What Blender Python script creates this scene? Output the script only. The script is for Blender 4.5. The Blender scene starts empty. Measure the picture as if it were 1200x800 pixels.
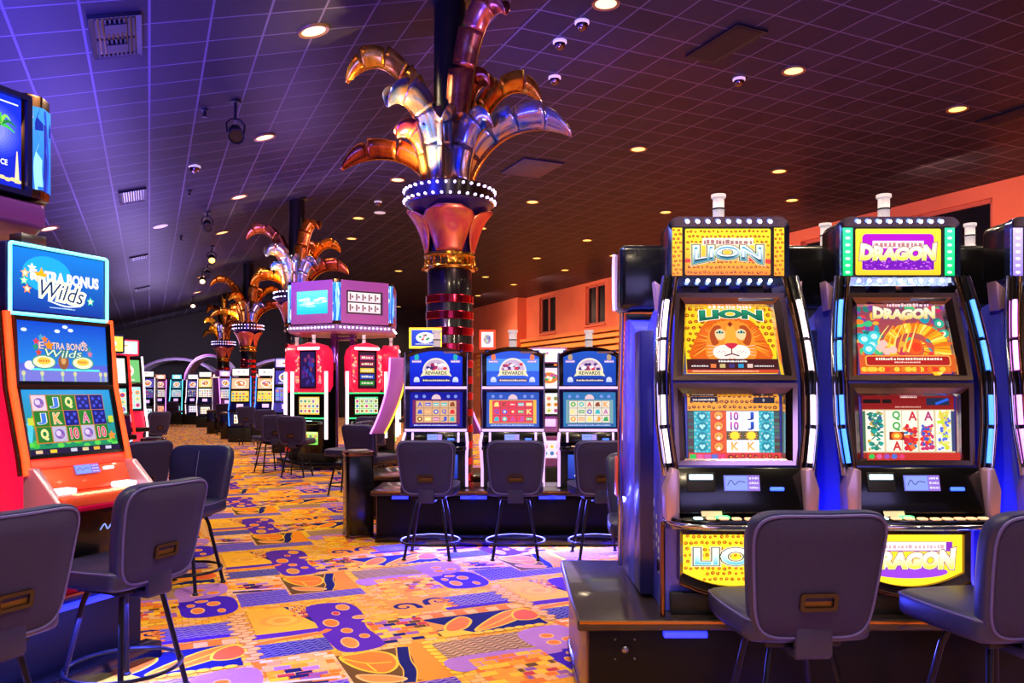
import bpy, bmesh, math, random
from mathutils import Vector, Matrix
PI = math.pi
C = bpy.context.scene.collection
R = math.radians
EYE = 1.6          # camera height
FOC = 930.0        # focal length in pixels of the 1200 px frame
HORIZ = 458.0

def P(px, py, Y):
    return Vector(((px - 600) / FOC * Y, Y, EYE + (HORIZ - py) / FOC * Y))
def lin(c):
    o = []
    for v in c[:3]:
        v = v / 255.0
        o.append(v / 12.92 if v <= 0.04045 else ((v + 0.055) / 1.055) ** 2.4)
    return (o[0], o[1], o[2], 1.0)

# ------------------------------------------------------------------ materials
MATS = {}
def mat(name, col, rough=0.5, metal=0.0, emit=None, es=0.0, spec=0.5, coat=0.0, bump=0.0, bscale=200.0, var=0.0, vscale=8.0, sample=True, alpha=1.0, trans=0.0):
    m = bpy.data.materials.new(name); m.use_nodes = True
    nt = m.node_tree; b = nt.nodes['Principled BSDF']
    c = lin(col)
    b.inputs['Base Color'].default_value = c
    b.inputs['Roughness'].default_value = rough
    b.inputs['Metallic'].default_value = metal
    b.inputs['Specular IOR Level'].default_value = spec
    b.inputs['Coat Weight'].default_value = coat
    b.inputs['Coat Roughness'].default_value = 0.08
    b.inputs['Alpha'].default_value = alpha
    b.inputs['Transmission Weight'].default_value = trans
    if emit is not None:
        b.inputs['Emission Color'].default_value = lin(emit)
        b.inputs['Emission Strength'].default_value = es
    tc = nt.nodes.new('ShaderNodeTexCoord')
    if var > 0:
        n = nt.nodes.new('ShaderNodeTexNoise'); n.inputs['Scale'].default_value = vscale; n.inputs['Detail'].default_value = 4
        nt.links.new(tc.outputs['Object'], n.inputs['Vector'])
        h = nt.nodes.new('ShaderNodeHueSaturation'); h.inputs['Color'].default_value = c
        mr = nt.nodes.new('ShaderNodeMapRange'); mr.inputs['To Min'].default_value = 1 - var; mr.inputs['To Max'].default_value = 1 + var
        nt.links.new(n.outputs['Fac'], mr.inputs['Value']); nt.links.new(mr.outputs['Result'], h.inputs['Value'])
        nt.links.new(h.outputs['Color'], b.inputs['Base Color'])
    if bump > 0:
        n = nt.nodes.new('ShaderNodeTexNoise'); n.inputs['Scale'].default_value = bscale; n.inputs['Detail'].default_value = 3
        nt.links.new(tc.outputs['Object'], n.inputs['Vector'])
        bp = nt.nodes.new('ShaderNodeBump'); bp.inputs['Strength'].default_value = bump; bp.inputs['Distance'].default_value = 0.01
        nt.links.new(n.outputs['Fac'], bp.inputs['Height']); nt.links.new(bp.outputs['Normal'], b.inputs['Normal'])
    if not sample:
        m.cycles.emission_sampling = 'NONE'
    MATS[name] = m
    return m

def mat_attr(name, strength=1.0, rough=0.15, base=0.0, coat=0.0):
    """a lit display: colours of the artwork (mesh attribute) are emitted"""
    m = bpy.data.materials.new(name); m.use_nodes = True
    nt = m.node_tree; b = nt.nodes['Principled BSDF']
    at = nt.nodes.new('ShaderNodeAttribute'); at.attribute_name = 'Col'
    b.inputs['Base Color'].default_value = (0.01, 0.01, 0.012, 1)
    b.inputs['Roughness'].default_value = rough; b.inputs['Specular IOR Level'].default_value = .25
    nt.links.new(at.outputs['Color'], b.inputs['Emission Color'])
    b.inputs['Emission Strength'].default_value = strength
    MATS[name] = m
    return m

# ------------------------------------------------------------------ mesh builder
class MB:
    def __init__(s):
        s.v = []; s.f = []; s.m = []; s.M = Matrix.Identity(4); s.mi = 0
    def add(s, vs, fs, mi=None):
        o = len(s.v); M = s.M
        for p in vs: s.v.append(M @ Vector(p))
        k = s.mi if mi is None else mi
        for f in fs:
            s.f.append([i + o for i in f]); s.m.append(k)
        return s
    def _bm(s, bm, mi=None):
        bm.verts.index_update()
        s.add([v.co.copy() for v in bm.verts], [[v.index for v in f.verts] for f in bm.faces], mi); bm.free(); return s
    def box(s, x0, x1, y0, y1, z0, z1, b=0.0, seg=2, mi=None):
        vs = [(x0,y0,z0),(x1,y0,z0),(x1,y1,z0),(x0,y1,z0),(x0,y0,z1),(x1,y0,z1),(x1,y1,z1),(x0,y1,z1)]
        fs = [(3,2,1,0),(4,5,6,7),(0,1,5,4),(1,2,6,5),(2,3,7,6),(3,0,4,7)]
        if b <= 0: return s.add(vs, fs, mi)
        bm = bmesh.new(); bv = [bm.verts.new(p) for p in vs]
        for f in fs: bm.faces.new([bv[i] for i in f])
        b = min(b, 0.49 * min(abs(x1-x0), abs(y1-y0), abs(z1-z0)))
        bmesh.ops.bevel(bm, geom=bm.edges[:], offset=b, segments=seg, profile=0.5, affect='EDGES')
        return s._bm(bm, mi)
    def prism(s, poly, ax, d0, d1, b=0.0, seg=2, mi=None):
        def pt(p, d):
            return {'xz': (p[0], d, p[1]), 'yz': (d, p[0], p[1]), 'xy': (p[0], p[1], d)}[ax]
        n = len(poly)
        vs = [pt(p, d0) for p in poly] + [pt(p, d1) for p in poly]
        fs = [list(range(n - 1, -1, -1)), list(range(n, 2 * n))] + [(i, (i+1) % n, n + (i+1) % n, n + i) for i in range(n)]
        bm = bmesh.new(); bv = [bm.verts.new(p) for p in vs]
        for f in fs: bm.faces.new([bv[i] for i in f])
        bmesh.ops.recalc_face_normals(bm, faces=bm.faces[:])
        if b > 0:
            es = [e for e in bm.edges if len(e.link_faces) == 2 and e.calc_face_angle(0) > 0.6]
            bmesh.ops.bevel(bm, geom=es, offset=b, segments=seg, profile=0.5, affect='EDGES')
        return s._bm(bm, mi)
    def ring(s, outer, inner, ax, d0, d1, mi=None, din=None):
        """a flat frame between two outlines with the same number of points; front at d0, back at d1"""
        def pt(p, d):
            return {'xz': (p[0], d, p[1]), 'yz': (d, p[0], p[1]), 'xy': (p[0], p[1], d)}[ax]
        n = len(outer); din = d0 if din is None else din
        vs = [pt(p, d0) for p in outer] + [pt(p, din) for p in inner] + [pt(p, d1) for p in inner] + [pt(p, d1) for p in outer]
        fs = []
        for i in range(n):
            j = (i + 1) % n
            for k in range(4):
                a, c = k * n, ((k + 1) % 4) * n
                fs.append((a + i, a + j, c + j, c + i))
        bm = bmesh.new(); bv = [bm.verts.new(p) for p in vs]
        for f in fs: bm.faces.new([bv[i] for i in f])
        bmesh.ops.recalc_face_normals(bm, faces=bm.faces[:])
        return s._bm(bm, mi)
    def tube(s, pts, r, n=8, closed=False, mi=None, cap=True):
        pts = [Vector(p) for p in pts]; N = len(pts)
        rs = r if isinstance(r, (list, tuple)) else [r] * N
        vs = []; up = None
        for i in range(N):
            if closed: t = pts[(i+1) % N] - pts[i-1]
            else: t = pts[min(i+1, N-1)] - pts[max(i-1, 0)]
            t.normalize()
            if up is None:
                up = Vector((0,0,1)) if abs(t.z) < 0.9 else Vector((1,0,0))
            a = t.cross(up); a.normalize(); bb = a.cross(t); bb.normalize(); up = bb
            for k in range(n):
                an = 2 * PI * k / n
                vs.append(pts[i] + (a * math.cos(an) + bb * math.sin(an)) * rs[i])
        fs = []
        for i in range(N if closed else N - 1):
            j = (i + 1) % N
            for k in range(n):
                l = (k + 1) % n
                fs.append((i*n + k, i*n + l, j*n + l, j*n + k))
        if not closed and cap:
            fs.append(list(range(n))[::-1]); fs.append([(N-1)*n + k for k in range(n)])
        return s.add(vs, fs, mi)
    def lathe(s, prof, n=32, c=(0,0,0), mi=None, a0=0.0, a1=2*PI):
        full = abs(a1 - a0 - 2*PI) < 1e-6
        cols = n if full else n + 1
        vs = []; fs = []; K = len(prof)
        for i in range(cols):
            an = a0 + (a1 - a0) * i / n
            for r, z in prof: vs.append((c[0] + r*math.cos(an), c[1] + r*math.sin(an), c[2] + z))
        for i in range(n):
            j = (i + 1) % cols
            for k in range(K - 1):
                q = [i*K + k, j*K + k, j*K + k + 1, i*K + k + 1]
                fs.append(q)
        if full:
            for k in (0, K - 1):
                if prof[k][0] > 1e-5:
                    ids = [i*K + k for i in range(n)]
                    fs.append(ids[::-1] if k == 0 else ids)
        return s.add(vs, fs, mi)
    def ball(s, c, r, n=10, k=6, mi=None):
        pr = [(max(1e-6, r*math.sin(PI*i/k)), -r*math.cos(PI*i/k)) for i in range(k+1)]
        return s.lathe(pr, n, c, mi)
    def loft(s, rings, mi=None, cap0=True, cap1=True):
        n = len(rings[0]); vs = [p for r in rings for p in r]; fs = []
        for i in range(len(rings) - 1):
            for k in range(n):
                l = (k+1) % n
                fs.append((i*n+k, i*n+l, (i+1)*n+l, (i+1)*n+k))
        if cap0: fs.append(list(range(n))[::-1])
        if cap1: fs.append([(len(rings)-1)*n + k for k in range(n)])
        return s.add(vs, fs, mi)
    def build(s, name, mats, parent=None, smooth=35, loc=None, rot=None):
        me = bpy.data.meshes.new(name)
        me.from_pydata([tuple(v) for v in s.v], [], s.f)
        if not isinstance(mats, (list, tuple)): mats = [mats]
        for m in mats: me.materials.append(m)
        me.polygons.foreach_set('material_index', s.m)
        bm = bmesh.new(); bm.from_mesh(me); bmesh.ops.recalc_face_normals(bm, faces=bm.faces[:]); bm.to_mesh(me); bm.free()
        if smooth:
            me.polygons.foreach_set('use_smooth', [True] * len(me.polygons))
            me.set_sharp_from_angle(angle=R(smooth))
        me.update()
        o = bpy.data.objects.new(name, me); C.objects.link(o)
        if parent: o.parent = parent
        if loc is not None: o.location = loc
        if rot is not None: o.rotation_euler = rot
        return o

def thing(name, label, cat, loc=(0,0,0), rz=0.0, group=None):
    o = bpy.data.objects.new(name, None); C.objects.link(o); o.empty_display_size = 0.1
    o.location = loc; o.rotation_euler = (0, 0, rz)
    o['label'] = label; o['category'] = cat
    if group: o['group'] = group
    return o
def tag(o, label, cat, group=None):
    o['label'] = label; o['category'] = cat; o['kind'] = 'thing'
    if group: o['group'] = group
    return o
def struct(o, label=None):
    o['kind'] = 'structure'
    if label: o['label'] = label
    return o
KIDS = {}
def copy_tree(root, label, loc, rz, group=None, scale=None):
    def kids(o): return [c for c in ALL_KIDS.get(o.name, [])]
    ALL_KIDS = {}
    for o in C.objects:
        if o.parent: ALL_KIDS.setdefault(o.parent.name, []).append(o)
    def cp(o, par):
        c = o.copy(); C.objects.link(c)
        if par is not None: c.parent = par
        for k in kids(o): cp(k, c)
        return c
    r = cp(root, None)
    r['label'] = label; r.location = loc; r.rotation_euler = (0, 0, rz)
    if group: r['group'] = group
    if scale: r.scale = scale
    return r

# ------------------------------------------------------------------ flat artwork (displays, signs, carpet)
_GL = {}
def glyphs(txt, off=0.0):
    k = (txt, round(off, 4))
    if k not in _GL:
        cu = bpy.data.curves.new('lettering', 'FONT'); cu.body = txt; cu.size = 1.0; cu.offset = off; cu.resolution_u = 3
        ob = bpy.data.objects.new('lettering', cu)
        me = bpy.data.meshes.new_from_object(ob)
        vs = [(v.co.x, v.co.y) for v in me.vertices]; fs = [list(p.vertices) for p in me.polygons]
        bpy.data.meshes.remove(me); bpy.data.objects.remove(ob); bpy.data.curves.remove(cu)
        _GL[k] = (vs, fs)
    return _GL[k]
class Art:
    def __init__(s, w=1, h=1):
        s.w = w; s.h = h; s.v = []; s.f = []; s.c = []; s.L = 0
    def poly(s, pts, c, L=None, cs=None):
        if L is None: s.L += 1; L = s.L
        o = len(s.v)
        s.v += [(p[0], p[1], L) for p in pts]
        s.f.append(list(range(o, o + len(pts))))
        s.c += [lin(x) for x in cs] if cs else [lin(c)] * len(pts)
        return L
    def rect(s, x0, y0, x1, y1, c, c2=None, L=None):
        return s.poly([(x0,y0),(x1,y0),(x1,y1),(x0,y1)], c, L, [c, c, c2, c2] if c2 else None)
    def ell(s, cx, cy, rx, ry, c, n=20, L=None, rot=0.0, a0=0.0, a1=2*PI):
        pts = []
        full = abs(a1 - a0 - 2*PI) < 1e-6
        for i in range(n if full else n + 1):
            a = a0 + (a1 - a0) * i / n
            x, y = rx*math.cos(a), ry*math.sin(a)
            pts.append((cx + x*math.cos(rot) - y*math.sin(rot), cy + x*math.sin(rot) + y*math.cos(rot)))
        return s.poly(pts, c, L)
    def line(s, pts, w, c, L=None, w1=None):
        if L is None: s.L += 1; L = s.L
        n = len(pts); l = []; r = []
        for i in range(n):
            a = Vector(pts[max(i-1,0)]); b = Vector(pts[min(i+1,n-1)]); t = b - a
            if t.length < 1e-9: t = Vector((1,0))
            t.normalize(); k = i/(n-1) if n > 1 else 0
            ww = w if w1 is None else w + (w1 - w)*k
            nx, ny = -t.y*ww/2, t.x*ww/2
            l.append((pts[i][0]+nx, pts[i][1]+ny)); r.append((pts[i][0]-nx, pts[i][1]-ny))
        for i in range(n-1): s.poly([r[i], r[i+1], l[i+1], l[i]], c, L)
        return L
    def frame(s, x0, y0, x1, y1, w, c):
        s.L += 1
        for q in ((x0,y0,x1,y0+w),(x0,y1-w,x1,y1),(x0,y0+w,x0+w,y1-w),(x1-w,y0+w,x1,y1-w)): s.rect(*q, c, L=s.L)
    def text(s, txt, cx, cy, w, h, c, out=(), off=0.0, warp=None, shear=0.0, c2=None):
        """txt centred on (cx,cy) filling w x h; out = [(offset, colour), ...] from the widest outline in"""
        v0, _ = glyphs(txt, 0.0)
        x0 = min(p[0] for p in v0); x1 = max(p[0] for p in v0); y0 = min(p[1] for p in v0); y1 = max(p[1] for p in v0)
        kx = w/(x1-x0); ky = h/(y1-y0); mx = (x0+x1)/2; my = (y0+y1)/2
        for of, cc in list(out) + [(off, c)]:
            vs, fs = glyphs(txt, of); s.L += 1; o = len(s.v)
            for p in vs:
                x, y = (p[0]-mx)*kx, (p[1]-my)*ky
                x += shear*y
                if warp: x, y = warp(x, y)
                s.v.append((cx+x, cy+y, s.L))
                if c2 and cc is c:
                    t = min(1, max(0, (y + h/2)/h)); s.c.append(tuple(a+(b-a)*t for a, b in zip(lin(c2), lin(c))))
                else: s.c.append(lin(cc))
            s.f += [[i+o for i in f] for f in fs]
    def dashes(s, x0, x1, y, h, c, rnd, gap=0.35):
        """unreadably small print"""
        s.L += 1; x = x0
        while x < x1:
            w = h*rnd.uniform(0.5, 1.1); s.rect(x, y, min(x+w*0.8, x1), y+h*rnd.uniform(.7, 1), c, L=s.L); x += w*(1+gap*rnd.random())
    def spots(s, x0, y0, x1, y1, d, c, rnd, fill=None):
        s.L += 1; ny = max(1, int((y1-y0)/d)); nx = max(1, int((x1-x0)/d))
        for j in range(ny):
            for i in range(nx):
                cx = x0 + (x1-x0)*(i + .5 + (.25 if j % 2 else -.25))/nx + rnd.uniform(-.12,.12)*d; cy = y0 + (y1-y0)*(j+.5)/ny + rnd.uniform(-.12,.12)*d
                r = d*rnd.uniform(.34,.46); cx = min(max(cx, x0+r), x1-r); cy = min(max(cy, y0+r), y1-r)
                pts = [(cx + r*rnd.uniform(.75,1.05)*math.cos(2*PI*t/8), cy + r*.85*rnd.uniform(.75,1.05)*math.sin(2*PI*t/8)) for t in range(8)]
                s.poly(pts, c, s.L)
                if r > .006: s.ell(cx + r*rnd.uniform(-.15,.25), cy + r*rnd.uniform(-.1,.3), r*.42, r*.38, fill or (236,140,30), 7, s.L + 1)
        s.L += 1
    def build(s, name, material, parent=None, M=None, eps=0.00015, floor=False, origin=(0,0)):
        me = bpy.data.meshes.new(name)
        if floor: vs = [(p[0], p[1], p[2]*eps) for p in s.v]
        else: vs = [(p[0]-origin[0], -p[2]*eps, p[1]-origin[1]) for p in s.v]
        if M is not None: vs = [tuple(M @ Vector(v)) for v in vs]
        me.from_pydata(vs, [], s.f); me.materials.append(material)
        at = me.color_attributes.new('Col', 'FLOAT_COLOR', 'POINT')
        at.data.foreach_set('color', [x for c in s.c for x in c])
        me.update()
        o = bpy.data.objects.new(name, me); C.objects.link(o)
        if parent: o.parent = parent
        return o
def rrect(w, h, r, n=5, cx=0, cy=0):
    """rounded rectangle outline, counter-clockwise"""
    pts = []
    for sx, sy, a in ((1,-1,-90),(1,1,0),(-1,1,90),(-1,-1,180)):
        for i in range(n+1):
            t = R(a + 90*i/n)
            pts.append((cx + sx*(w/2 - r) + r*math.cos(t), cy + sy*(h/2 - r) + r*math.sin(t)))
    return pts
def trap(hb, ht, z0, z1):
    return [(-hb, z0), (hb, z0), (ht, z1), (-ht, z1)]
def tilt(y, z, a):
    return Matrix.Translation((0, y, z)) @ Matrix.Rotation(-a, 4, 'X')
# ------------------------------------------------------------------ palette
mat('black_gloss', (10,9,12), .2, coat=.2)
mat('black_matte', (16,15,18), .55)
mat('dark_grey', (46,44,50), .5)
mat('bezel_bronze', (205,172,165), .16, .95)
mat('chrome', (215,210,218), .12, 1.0)
mat('navy_chrome', (96,116,200), .16, .95)
mat('chrome_dark', (120,100,105), .18, 1.0)
mat('bronze_trim', (120,84,60), .2, 1.0)
mat('gold_metal', (225,160,60), .22, 1.0)
mat('steel', (150,150,160), .3, 1.0)
mat('blue_cabinet', (84,88,238), .3, .15, coat=.5)
mat('navy_cabinet', (26,26,100), .3, .4, coat=.4)
mat('purple_cabinet', (120,60,170), .3, .3, coat=.4)
mat('pink_plate', (205,165,190), .35, .6)
mat('wood_dark', (11,7,8), .45, spec=.2, var=.25, vscale=6)
mat('wood_end', (112,66,44), .4, coat=.3, var=.25, vscale=9)
mat('counter_top', (40,31,33), .28, coat=.4, var=.3, vscale=14)
mat('brass', (190,130,60), .3, 1.0)
mat('leather', (34,36,80), .42, bump=.06, bscale=260)
mat('fabric', (46,38,84), .9, bump=.5, bscale=420, var=.42, vscale=140)
mat('piping', (84,78,150), .5)
mat('plastic_brown', (38,20,14), .25)
mat('brass_inner', (104,78,36), .35, .6)
mat('leg_metal', (26,24,34), .35, .6)
mat('white_lamp', (236,226,230), .4, emit=(255,240,240), es=.35)
mat('band_black', (22,20,22), .4)
mat('bulb', (255,255,255), .3, emit=(235,240,255), es=5.0, sample=False)
mat('bulb_violet', (255,255,255), .3, emit=(205,185,255), es=4.0, sample=False)
mat('led_white', (255,255,255), .3, emit=(255,225,240), es=1.6)
mat('led_blue', (120,180,255), .3, emit=(30,120,255), es=2.2)
mat('led_pink', (255,200,255), .3, emit=(240,140,255), es=2.0)
mat('led_bar', (60,70,255), .3, emit=(30,40,255), es=3.0)
mat('led_cyan', (160,250,255), .3, emit=(90,230,255), es=2.2)
mat('led_orange', (255,110,50), .3, emit=(255,60,25), es=1.3)
mat('led_red', (255,80,60), .3, emit=(255,25,20), es=1.2)
mat('led_yellow', (255,230,80), .3, emit=(255,215,50), es=1.6)
mat('led_green', (80,255,150), .3, emit=(40,240,130), es=1.6)
mat('strip_white', (240,225,245), .3, emit=(222,178,255), es=1.0)
mat('reader_blue', (80,120,255), .3, emit=(40,80,255), es=3.0)
mat('slot_white', (220,250,255), .3, emit=(190,235,255), es=1.4)
mat('button_lit', (255,210,170), .3, emit=(255,190,140), es=.9)
mat('button_green', (120,255,160), .3, emit=(60,255,130), es=1.6)
mat('orange_panel', (235,90,52), .3, .2, coat=.4, emit=(235,60,40), es=.12)
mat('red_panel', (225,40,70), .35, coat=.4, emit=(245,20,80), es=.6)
mat('downlight_lens', (255,240,200), .4, emit=(255,196,88), es=2.3, sample=False)
mat('downlight_trim', (150,110,70), .4, .4)
mat('pink_frame', (216,128,222), .4, .05, coat=.3)
mat('mauve_base', (190,150,220), .35, .3, coat=.3)
mat('capital_violet', (52,36,120), .3, .6, coat=.4)
mat('shaft_black', (26,16,30), .28, .3, coat=.5)
mat('shaft_band', (225,50,80), .16, .9)
mat('pole_black', (34,30,26), .3, .4)
mat('plastic_clear', (200,200,215), .1)
screen = mat_attr('lit_display', 1.22)
screen_hot = mat_attr('lit_sign', 1.5)
belly_lit = mat_attr('lit_belly_glass', 1.7)
def paint_attr(name):
    m = bpy.data.materials.new(name); m.use_nodes = True
    nt = m.node_tree; b = nt.nodes['Principled BSDF']; at = nt.nodes.new('ShaderNodeAttribute'); at.attribute_name = 'Col'
    nt.links.new(at.outputs['Color'], b.inputs['Base Color']); b.inputs['Roughness'].default_value = .4; MATS[name] = m
paint_attr('print_paint')

def foil(name, cols, rough=.22, es=0):
    """mirror foil whose tint wanders (holographic leaf metal)"""
    m = bpy.data.materials.new(name); m.use_nodes = True
    nt = m.node_tree; b = nt.nodes['Principled BSDF']
    tc = nt.nodes.new('ShaderNodeTexCoord')
    n = nt.nodes.new('ShaderNodeTexNoise'); n.inputs['Scale'].default_value = 2.4; n.inputs['Detail'].default_value = 2; n.inputs['Distortion'].default_value = 1.6
    nt.links.new(tc.outputs['Object'], n.inputs['Vector'])
    cr = nt.nodes.new('ShaderNodeValToRGB'); e = cr.color_ramp.elements
    for i, c in enumerate(cols):
        p = .28 + .44*i/(len(cols)-1)
        el = e[i] if i < 2 else e.new(p)
        el.position = p; el.color = lin(c)
    nt.links.new(n.outputs['Fac'], cr.inputs['Fac']); nt.links.new(cr.outputs['Color'], b.inputs['Base Color'])
    b.inputs['Metallic'].default_value = .85; b.inputs['Roughness'].default_value = rough
    MATS[name] = m; return m
foil('foil_gold', [(150,84,20),(235,170,50),(200,110,30),(250,215,90)])
foil('foil_copper', [(110,40,20),(190,90,40),(150,60,25),(220,130,60)])
foil('foil_rose', [(200,70,110),(240,140,90),(190,90,60),(250,190,120)])
foil('foil_silver', [(90,150,230),(200,190,210),(240,180,120),(170,160,230)], .18)
foil('foil_amber', [(190,90,20),(250,150,30),(220,110,20),(240,180,60)])
foil('petal_copper', [(235,110,90),(245,150,110),(230,100,120),(250,180,130)], .32)

# ------------------------------------------------------------------ room frame: c = across the hall, d = along the aisle
ANG = R(24.56)
ROOM = Matrix.Rotation(ANG, 4, 'Z')
def cd(c, d, z=0.0): return ROOM @ Vector((c, d, z))
RIDGE_C, RIDGE_Z, SLOPE = 4.63, 6.62, .287
WALL_R, END, WALL_L, BACK = 18.5, 48.0, -9.5, -7.0
def ceil_z(c): return RIDGE_Z if c >= RIDGE_C else RIDGE_Z - SLOPE*(RIDGE_C - c)
def on_ceiling(px, py):
    """where the ray through a pixel meets the ceiling -> room coordinates (c, d, z)"""
    rx, rz = (px-600)/FOC, (HORIZ-py)/FOC
    ca, sa = math.cos(ANG), math.sin(ANG)
    cc, dd = rx*ca + sa, -rx*sa + ca
    Y = (RIDGE_Z - EYE)/rz
    if cc*Y < RIDGE_C:
        Y = (RIDGE_Z - SLOPE*RIDGE_C - EYE)/(rz - SLOPE*cc)
    return cc*Y, dd*Y, EYE + rz*Y

def ceiling_mat():
    m = bpy.data.materials.new('ceiling_tiles'); m.use_nodes = True
    nt = m.node_tree; b = nt.nodes['Principled BSDF']; L = nt.links.new
    tc = nt.nodes.new('ShaderNodeTexCoord')
    br = nt.nodes.new('ShaderNodeTexBrick'); br.offset = 0; br.squash = 1
    br.inputs['Scale'].default_value = 1; br.inputs['Mortar Size'].default_value = .012; br.inputs['Mortar Smooth'].default_value = .0
    br.inputs['Brick Width'].default_value = .585; br.inputs['Row Height'].default_value = .585
    br.inputs['Color1'].default_value = lin((45,42,53)); br.inputs['Color2'].default_value = lin((36,33,43)); br.inputs['Mortar'].default_value = lin((94,87,104))
    L(tc.outputs['Object'], br.inputs['Vector']); L(br.outputs['Color'], b.inputs['Base Color'])
    n = nt.nodes.new('ShaderNodeTexNoise'); n.inputs['Scale'].default_value = 60
    L(tc.outputs['Object'], n.inputs['Vector'])
    bp = nt.nodes.new('ShaderNodeBump'); bp.inputs['Strength'].default_value = .15; bp.inputs['Distance'].default_value = .01
    L(n.outputs['Fac'], bp.inputs['Height']); L(bp.outputs['Normal'], b.inputs['Normal'])
    b.inputs['Roughness'].default_value = .42; b.inputs['Specular IOR Level'].default_value = .06
    MATS['ceiling'] = m; return m
ceiling_mat()
def plaster(name, col, var=.12):
    return mat(name, col, .8, var=var, vscale=1.3, bump=.05, bscale=60)
plaster('wall_terracotta', (225,120,84)); plaster('wall_dark', (24,18,24)); plaster('wall_orange', (220,128,70))
mat('slat_orange', (235,150,50), .5); mat('window_frame', (190,100,80), .5); mat('glass_dark', (10,12,24), .35, spec=.2)

mb = MB()
T = .15
mb.add([(WALL_L,BACK,ceil_z(WALL_L)),(RIDGE_C,BACK,RIDGE_Z),(RIDGE_C,END,RIDGE_Z),(WALL_L,END,ceil_z(WALL_L)),
        (WALL_L,BACK,ceil_z(WALL_L)+T),(RIDGE_C,BACK,RIDGE_Z+T),(RIDGE_C,END,RIDGE_Z+T),(WALL_L,END,ceil_z(WALL_L)+T)],
       [(0,1,2,3),(4,5,6,7),(0,1,5,4),(2,3,7,6),(3,0,4,7)])
mb.add([(RIDGE_C,BACK,RIDGE_Z),(WALL_R+.5,BACK,RIDGE_Z),(WALL_R+.5,END,RIDGE_Z),(RIDGE_C,END,RIDGE_Z),
        (RIDGE_C,BACK,RIDGE_Z+T),(WALL_R+.5,BACK,RIDGE_Z+T),(WALL_R+.5,END,RIDGE_Z+T),(RIDGE_C,END,RIDGE_Z+T)],
       [(0,1,2,3),(4,5,6,7),(0,1,5,4),(2,3,7,6),(1,2,6,5)])
struct(mb.build('ceiling', MATS['ceiling'], smooth=0, rot=(0,0,ANG)))
# end wall, left wall, wall behind the camera
struct(MB().box(WALL_L-.2, WALL_R+.3, END, END+.2, 0, RIDGE_Z+.1).build('wall_back', MATS['wall_dark'], smooth=0, rot=(0,0,ANG)))
struct(MB().box(WALL_L-.2, WALL_L, BACK, END, 0, RIDGE_Z).build('wall_left', MATS['wall_dark'], smooth=0, rot=(0,0,ANG)))
struct(MB().box(WALL_L-.2, WALL_R+.3, BACK-.2, BACK, 0, RIDGE_Z+.1).build('wall_front', MATS['wall_dark'], smooth=0, rot=(0,0,ANG)))
# right wall: solid below, piers between the window openings above
def wall_d(px):      # distance along the right wall seen at image column px
    rx = (px-600)/FOC; cc = rx*math.cos(ANG)+math.sin(ANG); Y = WALL_R/cc
    return (-rx*math.sin(ANG)+math.cos(ANG))*Y, Y
def wz(px, py): return EYE + (HORIZ-py)/FOC*wall_d(px)[1]
OPEN = []
for x0, x1, top, bot, ref in ((632,651,347,390,641),(686,709,333,380,697),(938,1163,240,330,1140)):
    OPEN.append((wall_d(x1)[0], wall_d(x0)[0], wz(ref, bot), min(wz(ref, top), RIDGE_Z-.12)))
OPEN[2] = (OPEN[2][0], OPEN[2][1], 3.75, RIDGE_Z-.35)
OPEN.sort()
mb = MB(); z0w = 4.2
mb.box(WALL_R, WALL_R+.3, BACK, END, 0, 3.5)
prev = BACK
for a, b_, zb, zt in OPEN:
    mb.box(WALL_R, WALL_R+.3, prev, a, 3.5, RIDGE_Z)
    mb.box(WALL_R, WALL_R+.3, a, b_, 3.5, zb); mb.box(WALL_R, WALL_R+.3, a, b_, zt, RIDGE_Z)
    prev = b_
mb.box(WALL_R, WALL_R+.3, prev, END, 3.5, RIDGE_Z)
# projecting bay at the far end and a pilaster
dj, _ = wall_d(617); dp0, _ = wall_d(738); dp1, _ = wall_d(729)
mb.box(WALL_R-.55, WALL_R, dj, END, 3.9, RIDGE_Z); mb.box(WALL_R-.3, WALL_R, dp0, dp1, 3.4, RIDGE_Z)
struct(mb.build('wall_right', MATS['wall_terracotta'], smooth=0, rot=(0,0,ANG)))
for i, (a, b_, zb, zt) in enumerate(OPEN):
    root = thing('window_%d' % (i+1), '', '', (0,0,0), ANG)
    del root['category']; del root['label']; root['kind'] = 'structure'
    f = MB()
    f.box(WALL_R+.1, WALL_R+.2, a, a+.12, zb, zt).box(WALL_R+.1, WALL_R+.2, b_-.12, b_, zb, zt).box(WALL_R+.1, WALL_R+.2, a, b_, zb, zb+.1).box(WALL_R+.1, WALL_R+.2, a, b_, zt-.1, zt)
    for k in ((.5,) if i else (.33,)): f.box(WALL_R+.1, WALL_R+.2, a+(b_-a)*k-.06, a+(b_-a)*k+.06, zb, zt)
    f.build('window_frame', MATS['window_frame'], root, smooth=0)
    MB().box(WALL_R+.16, WALL_R+.18, a, b_, zb, zt).build('pane', MATS['glass_dark'], root, smooth=0)
    MB().box(WALL_R-.06, WALL_R+.1, a-.05, b_+.05, zb-.08, zb).build('sill', MATS['wall_terracotta'], root, smooth=0)
# lit horizontal slats under the windows
ds0, ds1 = wall_d(780)[0], wall_d(565)[0]
mb = MB()
for k in range(6):
    z = 2.5 + k*.29
    mb.prism([(WALL_R-.38+.0*k, z), (WALL_R-.02, z), (WALL_R-.02, z+.2), (WALL_R-.30, z+.2)], 'xz', ds0, ds1)
o = mb.build('trim_1', MATS['slat_orange'], smooth=0, rot=(0,0,ANG)); struct(o)
mb = MB(); mb.box(WALL_R-.4, WALL_R, ds0, ds1, 4.2, 4.36); struct(mb.build('trim_2', MATS['wall_orange'], smooth=0, rot=(0,0,ANG)))

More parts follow.
